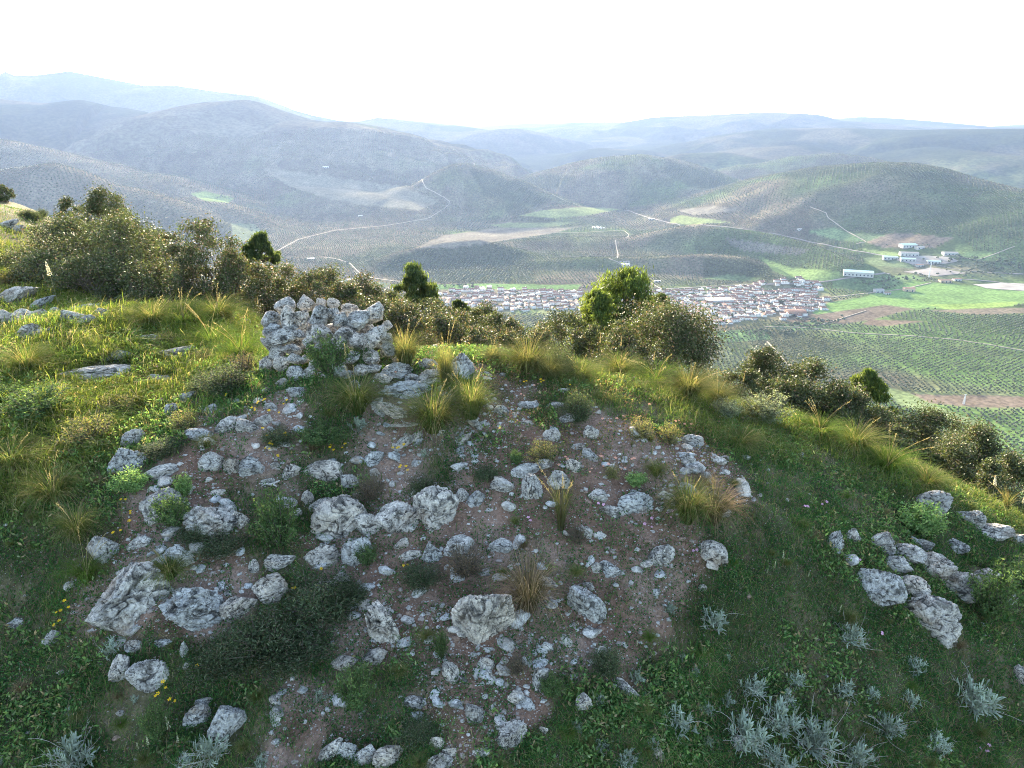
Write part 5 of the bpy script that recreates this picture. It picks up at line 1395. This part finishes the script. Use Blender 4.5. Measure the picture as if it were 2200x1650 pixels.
SL = [
 ('herb',600,1190,140,125,'dark green upright herb bush in the middle left of the mound'),('herb',372,1145,110,84,'green herb bush with pale sunlit top beside the leaning white stone'),
 ('bright',398,1072,50,52,'pale yellow flowering herb top catching the sun on the mound'),('herb',788,1222,66,52,'small green bush against the smooth grey stone'),
 ('herb',705,822,120,105,'tall grey green herb covering the front of the cairn'),('herb',775,800,90,70,'herb right of the silver plant at the cairn foot'),
 ('heath',560,1440,200,120,'left part of the dark heath patch low on the mound'),('heath',690,1360,200,130,'right part of the dark heath patch low on the mound'),
 ('heath',480,1470,160,110,'lower end of the dark heath patch next to the half buried round boulder'),('heath',640,1450,180,100,'lower right end of the dark heath patch'),('heath',745,1310,110,70,'heath tip reaching the smooth flat stone'),
 ('heath',905,1275,110,66,'dark heath left above the largest blotched boulder'),('dryheath',1000,1242,130,66,'greyish dry heath above the largest blotched boulder'),
 ('heath',470,1205,120,60,'low heath between the rounded stone and the dark green bush'),('heath',420,1165,80,40,'heath below the ring lichen boulder'),
 ('dryheath',795,1080,90,60,'brownish heath below the spotted stone'),('heath',910,1070,80,44,'dark heath on top of the tall knobbly boulder'),('heath',1045,1030,70,26,'flat dark mat left of the small slab'),
 ('herb',700,955,130,46,'flat green herb among the yellow flowers'),('heath',600,960,90,40,'dark mat left of the flat green herb'),('heath',490,870,150,95,'dark heath left below the cairn'),('dryheath',525,815,90,60,'brownish flowering heath left of the cairn foot'),
 ('heath',440,850,80,50,'heath behind the stones on the sunlit grass border'),('heath',1240,910,90,70,'dark heath right of the sunlit path'),('cushion',1170,995,88,46,'yellow brown cushion plant on the path'),
 ('herb',1110,1000,44,32,'small dark green cushion left of the yellow brown one'),('cushion',1375,945,70,44,'pale cushion plant up the right slope'),('cushion',1440,960,60,50,'green yellow cushion right of the pale one'),
 ('sage',1640,915,150,66,'silver green shrub on the right hand crest'),('sage',1560,900,90,40,'smaller silver green shrub left of the big one on the crest'),('heath',1205,810,90,62,'dark rounded heath on the crest'),
 ('bright',1975,1150,130,66,'bright green bush above the right hand outcrop'),('bright',1368,1046,66,28,'bright yellow green mat in the middle of the right slope'),('cushion',1315,1030,50,30,'grey green low herb left of the bright mat'),
 ('herb',2120,1345,150,130,'loose green herb bush right of the largest lobe of the outcrop'),('herb',2190,1300,120,100,'herb bush at the right border'),
 ('bright',285,1062,96,52,'fine leaved yellow green plant at the upper left rim of the mound'),('herb',90,905,180,74,'dark leafy plant with jagged leaves at the left'),('herb',20,880,100,60,'dark leafy plant at the left border'),
 ('cushion',200,960,150,66,'golden fern like bush in the sunny grass at the left'),('cushion',260,900,110,50,'yellow green low bush up slope of the golden one'),('heath',60,470,50,20,'dark low bush on the left ridge line'),
 ('heath',74,478,40,20,'second dark low bush on the left ridge'),('heath',90,470,36,20,'third dark low bush on the left ridge'),('cushion',360,750,70,36,'whitish green herb above the dark shaded slab'),('cushion',440,780,70,30,'pale leafed herb in the dry grass'),
 ('dryheath',620,745,0,0,''),('herb',950,1425,46,66,'feathery dark green fern leaf below the slab on the slope'),('herb',770,1530,110,90,'very dark green feathery plant near the bottom, left of centre'),
 ('heath',900,1600,110,60,'dark mat near the bottom centre'),('herb',1185,1500,70,50,'dark green leafy plant under the leaf shaped stone'),('herb',340,1600,90,90,'green plant carrying pale flowers at the lower left'),
 ('dryheath',1110,1450,60,40,'twiggy dead plant right below the largest blotched boulder'),('heath',1300,1450,90,50,'low dark herb left of the slanted slab'),('dryheath',1240,1170,60,40,'thin brown herb at the foot of the golden stem'),
 ('cushion',1030,860,44,30,'little yellow cushion beside the path'),('heath',350,985,110,44,'olive mat on the upper left rim'),('cushion',395,925,90,40,'dry yellow mat on the sunlit rim'),
]
for kd, a, b, w, h, lb in SL:
    if not w: continue
    lv, st = random.choice(SHR[kd]); put_plant('low_shrub', [('leaves', lv), ('stems', st)], a, b - h * (.30 if (kd == 'heath' and w > 100) else .12), w, h * (.62 if (kd == 'heath' and w > 100) else 1), lb, 'shrub', natural=(1.0, 0.95))

# --- flowers
def flower_mesh(col, seed, k=5):
    rg = np.random.default_rng(seed); mx = Mix(); V, F = tube([(0, 0, 0), (.01, 0, .06), (.015, .01, .10)], [.0016, .0014, .0012], 3); mx.add(V, F, (0.1, 0.16, 0.06))
    for q in range(k):
        a = 6.283 * q / k; c, s = math.cos(a), math.sin(a); r_ = .017
        P = np.array([(0, 0, 0), (c * r_ * .7 - s * r_ * .35, s * r_ * .7 + c * r_ * .35, .003), (c * r_, s * r_, .001), (c * r_ * .7 + s * r_ * .35, s * r_ * .7 - c * r_ * .35, .003)]) + (.015, .01, .10)
        mx.add(P, [np.array([(0, 1, 2, 3)])], col)
    return mx.mesh('flower', [M_FLOWER])
FY = flower_mesh((0.85, 0.55, 0.02), 1); FP = flower_mesh((0.75, 0.42, 0.62), 2); FR = flower_mesh((0.75, 0.38, 0.28), 3); FW = flower_mesh((0.8, 0.74, 0.55), 4)
YEL = [(1105,187),(1140,180),(1100,222),(1085,215),(1178,245),(1245,240),(1275,385),(1270,372),(1170,390),(1135,355),(1190,435),(1180,428),(1165,450),(1230,510),(1540,457),(1560,490),(1630,452),(1905,468),(1935,470),(1970,455),(1945,570),(1993,590),(340,762),(363,832),(355,907),(300,957),(1990,1147),(1490,1165),(1328,1300),(925,135),(1275,190)]
YP = [(150 + a / 2.75, 800 + b / 2.75) for a, b in YEL] + [(900 + a / 2.75, 750 + b / 2.75) for a, b in ((625,200),(710,205),(728,203),(880,215),(890,275),(905,300),(945,310))] + [(146,1296),(132,1320),(135,1340),(150,1310),(425,1433),(333,1498),(384,1506),(350,1478)]
for a, b in YP:
    p, t = hit_near(a, b + 10)
    for q in range(random.choice([1, 2, 2])):
        s = random.uniform(.6, 1.0); o = link('yellow_flower', FY, loc=(p[0] + random.uniform(-.03, .03) * q, p[1] + random.uniform(-.03, .03) * q, zfun(p[0], p[1])[0]), rot=(random.uniform(.2, .6), 0, random.uniform(-.6, .6)), scl=(s, s, s))
        tag(o, 'small yellow flower on a thin stem in the stony ground', 'flower', 'yellow flowers')
PINKS = [(75,1063),(63,1075),(1133,1112),(1386,1118),(1388,1130),(1438,1100),(1432,1108),(1487,1181),(1836,1212),(1880,1356),(1320,990),(1300,1005),(1288,985),(1340,1010),(1350,990),(1270,1010),(1260,880),(1300,905),(1330,900),(1220,880),(1150,830),(1120,850),(410,830),(330,790),(350,860),(500,800),(520,790),(1760,1080),(1730,1090),(2110,1610),(2115,1614),(850,800),(1290,1080),(1230,860),(1205,990),(1190,1000),(1395,870),(1450,905),(1475,915)]
for a, b in PINKS:
    p, t = hit_near(a, b + 8); me = FP if b > 1050 or a < 600 else FR
    for q in range(2):
        s = random.uniform(.6, 1.0); o = link('pink_flower', me, loc=(p[0] + random.uniform(-.04, .04), p[1] + random.uniform(-.04, .04), zfun(p[0], p[1])[0] - .01), rot=(random.uniform(.2, .6), 0, random.uniform(-.6, .6)), scl=(s, s, s * .8))
        tag(o, 'tiny pinkish flower low in the turf', 'flower', 'pink flowers')
def spike_mesh(seed, nfl, col, h=1.0, fr=.72):
    rg = np.random.default_rng(seed); mx = Mix(); T = np.linspace(0, 1, 6); P = np.stack([.05 * T ** 2, .02 * T, h * T], 1); V, F = tube(P, np.linspace(.012, .005, 6), 4); mx.add(V, F, (0.2, 0.2, 0.12))
    fm = Mix(); t = rg.uniform(fr, 1.0, nfl); c = np.stack([np.interp(t, T, P[:, i]) for i in range(3)], 1); a = rg.uniform(0, 6.28, nfl); rr = .045 * (1.15 - (t - fr) / (1 - fr)); c = c + np.stack([np.cos(a) * rr, np.sin(a) * rr, np.zeros(nfl)], 1)
    V, F, C = leaves(c, .05, .028, rg, pick(rg, nfl, [col, tuple(np.array(col) * .7)], [3, 1]), .6); fm.add(V, F, C)
    return mx.mesh('stem', [M_HERB]), fm.mesh('blossoms', [M_FLOWER])
SPK = spike_mesh(1, 90, (0.75, 0.70, 0.60)); SPC = spike_mesh(2, 60, (0.62, 0.64, 0.45), fr=.45); SPG = spike_mesh(3, 40, (0.45, 0.36, 0.2), fr=.75)
for k_, a, b, h, lb in [
 (0,128,662,92,'tall white asphodel spike before the dark bush on the left'),(0,2128,1090,70,'white asphodel spike at the right before the lowest bushes'),(0,2190,1075,50,'second asphodel spike at the right border'),
 (1,345,1605,70,'pale green blossom spike at the lower left, tallest of its group'),(1,368,1590,62,'pale blossom spike right of the tallest one'),(1,322,1620,50,'short pale blossom spike left of the tallest one'),(1,385,1612,44,'pale blossom spike at the right end of its group'),(1,300,1625,36,'lowest pale blossom spike at the lower left'),
 (1,1345,1405,26,'small pale blossom spike above the silver rosettes'),(1,1366,1400,30,'second small pale spike above the silver rosettes'),(1,1435,1398,20,'third small pale spike left of the tiny rosette'),
 (1,1660,1232,30,'cream flower head in the dark grass left of the outcrop'),(1,1682,1215,34,'taller cream flower head in the dark grass'),(1,1645,1240,22,'low cream flower head in the dark grass'),(1,1735,1250,24,'cream flower head nearer the outcrop'),(1,1800,1330,34,'greenish flower head below the outcrop'),
 (2,1207,1130,110,'single golden stem rising from the thin grass clump'),(2,750,840,100,'golden stem leaning before the cairn'),(2,715,800,60,'short golden stem between the cairn herbs'),
 (2,1285,775,80,'golden grass stem against the dark bush on the crest'),(2,1330,790,80,'second golden stem on the crest'),(2,1395,800,70,'third golden stem before the big glossy bush'),(2,1085,765,60,'thin stem on the crest left of the dense tussock'),(2,1590,860,70,'golden stem on the right hand rim'),
 (2,1780,1150,40,'dry stem left of the outcrop'),(2,1745,1160,36,'shorter dry stem left of the outcrop'),(2,560,700,60,'dry arching stem left of the cairn top'),(2,540,720,50,'second dry stem left of the cairn')]:
    st, bl = (SPK, SPC, SPG)[k_]; p, t = hit_near(a, b); s = h / FPX * t * 1.08; e = link('flower_spike' if k_ < 2 else 'tall_grass', None, loc=p, rot=(0.0, random.uniform(-.12, .12), random.uniform(0, 6.28)), scl=(s * (1 if k_ else .8), s * (1 if k_ else .8), s) if k_ < 2 else (s * .35, s * .35, s))
    tag(e, lb, 'flower' if k_ < 2 else 'grass', kind='thing'); link('stem', st, e); link('blossoms' if k_ < 2 else 'seed_head', bl, e)
# the dead stick on the terrace
p, t = hit_near(575, 1046); mx = Mix()
V, F = tube([(-.10, .02, .02), (-.03, 0, .03), (.04, -.01, .03), (.10, .03, .045)], [.004, .009, .012, .006], 6); mx.add(V, F); V, F = tube([(-.01, 0, .03), (-.05, -.02, .015)], [.006, .003], 5); mx.add(V, F); V, F = tube([(.05, -.01, .03), (.09, -.03, .02)], [.008, .005], 5); mx.add(V, F)
tag(link('dead_stick', mx.mesh('dead_stick', [M_WOOD]), loc=p), 'bleached dead stick lying on the terrace gravel', 'stick')

# ------------------------------------------------------------------ bushes and pines on the ridge and slope
def limb(p0, p1, r0, r1, rg, n_=5, wob=.06):
    T = np.linspace(0, 1, n_); P = np.array(p0) + (np.array(p1) - p0) * T[:, None]; L = np.linalg.norm(np.array(p1) - p0)
    P[1:-1] += rg.normal(0, wob * L, (n_ - 2, 3)); P[:, 2] += .1 * L * np.sin(T * math.pi) * (1 if r0 else 1); return tube(P, np.linspace(r0, r1, n_), 6)
OAKP = [(0.065,0.085,0.035),(0.10,0.125,0.05),(0.17,0.125,0.085),(0.045,0.058,0.026),(0.25,0.19,0.15)]
def bush(px, top, t, w, label, hh=None, kind='oak', seed=0, dens=1.0, name=None, cat=None, dry=0.0, squash=1.0):
    rg = np.random.default_rng(seed + 1000); pt = raydir(px, top) * t; x0, y0 = pt[0], pt[1] + 0.15 * w / FPX * t
    z0 = zfun(x0, y0)[0]; H = pt[2] - z0; w = w * ((1.34 if px > 1590 else 1.22) if kind == 'oak' else 1.0); R = w / FPX * t / 2
    if hh is not None: H = max(H, hh)
    ch = (H * .96 if H < 2.9 * R else 2.6 * R) if kind == 'oak' else min(H * .9, R * 2.4)
    cz = H - ch / 2; e = link(name or ('oak_bush' if kind == 'oak' else 'pine_tree'), None, loc=(x0, y0, z0)); tag(e, label, cat or ('bush' if kind == 'oak' else 'tree'))
    tm = Mix(); cm = Mix()
    if kind == 'oak':
        nl = int(34 * dens * (0.7 + .5 * R)); nl = max(18, min(nl, 90)); lob = []
        for k in range(nl):
            v = rg.normal(size=3); v /= np.linalg.norm(v); v[2] = v[2] if v[2] > -.9 else -v[2]
            q = rg.uniform(.45, .92) ** .6; lob.append(np.array([v[0] * R * q, v[1] * R * q, cz + v[2] * ch / 2 * q]) + rg.normal(0, .05 * R, 3))
        for k in range(max(4, nl // 6)):                     # shoots poking out of the outline
            a = rg.uniform(0, 6.28); q = rg.uniform(0, .75); lob.append(np.array([math.cos(a) * R * q, math.sin(a) * R * q, cz + ch / 2 * math.sqrt(1 - q * q) * rg.uniform(.95, 1.12)]))
        nst = 4; base = [np.array([rg.normal(0, .12 * R), rg.normal(0, .12 * R), -.15]) for _ in range(nst)]
        for i, l in enumerate(lob):
            b = base[i % nst]; V, F = limb(b, l, .014 * R + .008, .004, rg); tm.add(V, F)
        lsz = 0.024 + 0.0013 * t
        area = 4 * math.pi * R * (ch / 2) ; npl = int(np.clip(area / (lsz * lsz) * 3.6 * dens / len(lob), 150, 1300))
        for l in lob:
            rs = R * rg.uniform(.15, .27); c = l + rg.normal(0, 1, (npl, 3)) * rs * np.array([.62, .62, .5]); tone = rg.uniform(.75, 1.3)
            c = c[(c[:, 2] > 0.04)]
            if not len(c): continue
            pal = pick(rg, len(c), OAKP, [4, 4, .9 + 3 * dry, 3, .15 + .6 * dry], .25) * tone
            V, F, C = leaves(c, lsz * rg.uniform(.7, 1.25, len(c)), lsz * .62 * rg.uniform(.7, 1.2, len(c)), rg, pal, .2); cm.add(V, F, C)
        link('crown', cm.mesh('bush_crown', [M_LEAF]), e)
    else:
        V, F = limb((0, 0, -.3), (0, 0, H * .95), .05 * R + .05, .012, rg, 7, .01); tm.add(V, F)
        nl = int(70 * dens); ls = 0.050 + .0024 * t
        for k in range(nl):
            u = rg.random(); zz = cz - ch / 2 + ch * u; env = (1.10 * (1 - u ** 1.9) + .16) * min(1, .45 + 3.2 * u) * rg.uniform(.78, 1.1)
            a = rg.uniform(0, 6.28); q = rg.uniform(.3, 1.12) ** .7; c0 = np.array([math.cos(a) * R * env * q, math.sin(a) * R * env * q, zz])
            if k % 2 == 0:
                V, F = limb((0, 0, max(.1, zz - .35 * R)), c0, .018 * R + .008, .006, rg); tm.add(V, F)
            m = int(230 * dens ** .5); rs = R * rg.uniform(.09, .19); c = c0 + rg.normal(0, 1, (m, 3)) * rs * np.array([.6, .6, .42])
            warm = 1.0 if dry else 0.0
            pal = pick(rg, m, [(0.085,0.13,0.032),(0.13,0.17,0.04),(0.05,0.075,0.024)] if dry else [(0.06,0.095,0.035),(0.10,0.13,0.045),(0.04,0.06,0.025)], [3, 3, 2]) * rg.uniform(.8, 1.25)
            V, F, C = leaves(c, ls * 1.7 * rg.uniform(.7, 1.2, m), ls * .30, rg, pal, 1.7); cm.add(V, F, C)
        link('crown', cm.mesh('pine_crown', [M_NEEDLE]), e)
    link('trunk', tm.mesh('stems', [M_BARK]), e)
BUSHES = [
 # px, top, depth, width, label, opts
 (205,420,19,110,'round topped bush highest on the left ridge',{}),
 (139,432,20,56,'small dark round bush standing left of the highest one',{'dens':.8}),
 (250,470,16,90,'bush shoulder sloping down right of the highest one',{}),
 (2,402,29,34,'small tree at the very left end of the ridge',{'dens':.7}),
 (130,488,13.5,190,'widest pale bush in the left mass, nearest the border',{'dens':1.2}),
 (230,495,12.6,230,'big domed bush in the middle of the left mass',{'dens':1.25}),
 (40,545,14.5,130,'bush at the left border above the rocks',{}),
 (75,560,12.5,130,'low dark bush at the left foot of the left mass',{}),
 (320,505,14,110,'bush in the gap right of the big domed one',{}),
 (425,488,11.6,130,'tall open leggy bush with glinting leaves',{'dens':.75,'dry':.5}),
 (372,540,11.4,120,'leafy lower bush leaning left of the leggy one',{'dry':.3}),
 (480,560,12,110,'bush skirt right of the leggy one',{'dry':.4}),
 (552,506,22,84,'dark conical pine on the slope behind the left bushes',{'kind':'pine'}),
 (548,588,12.4,130,'brownish bush between the leggy bush and the cairn',{'dry':.5}),
 (625,585,14,130,'brown green bush behind the left corner of the cairn',{'dry':.6}),
 (705,600,15,130,'brown green bush behind the cairn top',{'dry':.5}),
 (775,612,16,110,'bush showing over the right half of the cairn',{'dry':.5}),
 (835,640,17,80,'small bush left of the dark rounded pine',{'dry':.2}),
 (886,577,20,118,'dark rounded pine behind the bushes right of the cairn',{'kind':'pine','dens':1.1}),
 (925,645,18,50,'small tree stuck to the right side of the dark rounded pine',{}),
 (855,672,12.5,110,'bush right behind the cairn shoulder',{'dry':.5}),
 (930,680,12.8,130,'wide brownish bush behind the tall dark faced rock',{'dry':.5}),
 (985,650,19,60,'dark little tree against the village edge',{'kind':'pine','dens':.7}),
 (1035,668,16.5,90,'dark green bush before the pale olive field',{}),
 (1030,715,11.5,110,'low bush right behind the crest grass',{'dry':.4}),
 (1095,705,13,90,'low brownish bush at the dip in the crest',{'dry':.4}),
 (1210,692,13.5,130,'dark dense bush left of the tall sunlit pine',{}),
 (1275,712,12.8,90,'bush between the dark dense one and the big glossy one',{}),
 (1352,598,18,300,'tall sunlit yellow green pine in the centre before the village',{'kind':'pine','dens':1.5,'dry':1}),
 (1290,636,17.0,130,'left lower limb mass of the sunlit pine stand',{'kind':'pine','dens':.8,'dry':1,'name':'pine_tree'}),
 (1424,640,18.5,80,'darker pine top leaning on the right of the sunlit pine',{'kind':'pine','dens':.8}),
 (1432,690,11.2,250,'big glossy leaved bush on the crest under the sunlit pine',{'dens':1.3,'dry':.25}),
 (1350,735,11.4,90,'left lobe bush beside the big glossy one',{'dry':.2}),
 (1640,770,12.5,110,'bush starting the row down the right hand rim',{'dens':1.0}),
 (1600,800,11.8,70,'small leafy bush between the big glossy one and the row',{}),
 (1755,806,12.0,180,'large bright leaved bush in the middle of the right hand row',{'dens':1.2}),
 (1690,830,11.4,120,'bush in front of the large bright leaved one',{}),
 (1878,808,14.5,118,'green pine at the right end of the rim row',{'kind':'pine','dens':1.0,'dry':1}),
 (1850,870,11.6,110,'dark bush under the green pine',{}),
 (2010,903,13.5,150,'yellow green bush beyond the large arching tussock',{'dens':1.1}),
 (2110,945,12.0,160,'wide bush at the right border',{'dens':1.1}),
 (2060,985,10.8,150,'dark front bush of the lowest right group',{'dens':1.1}),
 (2185,1000,10.5,110,'last bush cut by the right border',{}),
 (1945,930,12.5,70,'small bush left of the yellow green one',{}),
 (660,598,13.0,100,'brown bush just behind the left half of the cairn',{'dry':.6}),
 (745,618,13.2,100,'dense bush just behind the middle of the cairn',{'dry':.4}),
 (815,648,13.2,100,'bush filling the gap behind the right end of the cairn',{'dry':.4}),
 (880,668,15.0,110,'green bush between the cairn shoulder and the rounded pine',{}),
 (965,668,14.6,110,'bush below the dark little tree at the village edge',{'dry':.2}),
 (1000,695,12.6,110,'bush behind the tall dark faced rock, on its right',{'dry':.5}),
 (1065,690,15.0,100,'far dark bush above the dip in the crest',{}),
 (1150,722,12.2,100,'brownish bush behind the dense crest tussock',{'dry':.5}),
 (1165,705,15.5,100,'dark bush left of the dark dense one',{}),
 (500,600,13.5,110,'bush in the shade left of the pale feathery grass',{'dry':.3}),
 (180,560,11.6,140,'shaded front bush of the left mass',{}),
 (280,580,11.4,150,'shaded front bush under the big domed one',{}),
 (1810,835,11.4,110,'round bush just right of the large bright leaved one',{}),
 (1900,888,11.6,80,'low bush on the rim right of the green pine',{}),
 (1975,965,10.9,90,'low bush just beyond the large arching tussock',{}),
 (2140,1015,10.0,120,'lowest bush near the right border',{}),
]
for i, (a, b, t, w, lb, op) in enumerate(BUSHES):
    bush(a, b, t, w, lb, seed=i, **op)
# ------------------------------------------------------------------ labels of the small repeats, told apart by what lies beside them
def _short(s):
    s = s.split(',')[0]
    for w in (' with ', ' touching ', ' under the ', ' above the ', ' behind the ', ' beside ', ' left of ', ' right of ', ' near ', ' resting ', ' leaning on ', ' in the ', ' on the ', ' at the ', ' alone ', ' below ', ' just ', ' between ', ' standing ', ' half ', ' of the '):
        if w in s and len(s.split(w)[0].split()) >= 2: s = s.split(w)[0]
    return ' '.join(s.split()[:6])
_short_count = {}
for _r in ROCKS + [(c[0], c[1], c[2], c[3], 0, c[4]) for c in RL if c[2]] + [(c[1], c[2], c[3], c[4], 0, c[5]) for c in SL if c[3]]:
    _short_count.setdefault(_short(_r[5]), []).append(_r)
MARKS = [(v[0][0], v[0][1], s) for s, v in _short_count.items() if len(v) == 1 and len(s.split()) >= 2]
_used = {}
def relabel(prefix, what, sizes=None):
    obs = [o for o in bpy.data.objects if o.name.split('.')[0] == prefix and o.parent is None]
    q = np.array([o.location[:] for o in obs]); PX, PY = project(q[:, 0], q[:, 1], q[:, 2]); S = np.array([o.scale[0] for o in obs]); md = np.median(S)
    for o, a, b, s in zip(obs, PX, PY, S):
        best = sorted(MARKS, key=lambda m: (m[0] - a) ** 2 + (m[1] - b) ** 2)[:7]
        size = sizes[0] if s < md * .85 else (sizes[2] if s > md * 1.2 else sizes[1])
        lab = None
        for (mx_, my_, nm) in best:
            dx, dy = a - mx_, b - my_; ang = math.degrees(math.atan2(dy, dx)) % 360
            dr = ['right of', 'below right of', 'below', 'below left of', 'left of', 'above left of', 'above', 'above right of'][int((ang + 22.5) // 45) % 8]
            for near in ('close ', 'a little ', 'farther '):
                if near == 'close ' and math.hypot(dx, dy) > 60: continue
                if near == 'farther ' and math.hypot(dx, dy) < 60: continue
                c = f'{size} {what} {near}{dr} the {nm}'
                if c not in _used and len(c.split()) <= 16: lab = c; break
            if lab: break
        if lab: _used[lab] = 1; o['label'] = lab
relabel('loose_stone', 'loose stone', ('tiny', 'small', 'fist sized'))
relabel('grass_tuft', 'grass tuft', ('tiny', 'small', 'larger'))
relabel('yellow_flower', 'yellow flower', ('small', 'round', 'larger'))
relabel('pink_flower', 'pinkish flower', ('tiny', 'small', 'larger'))
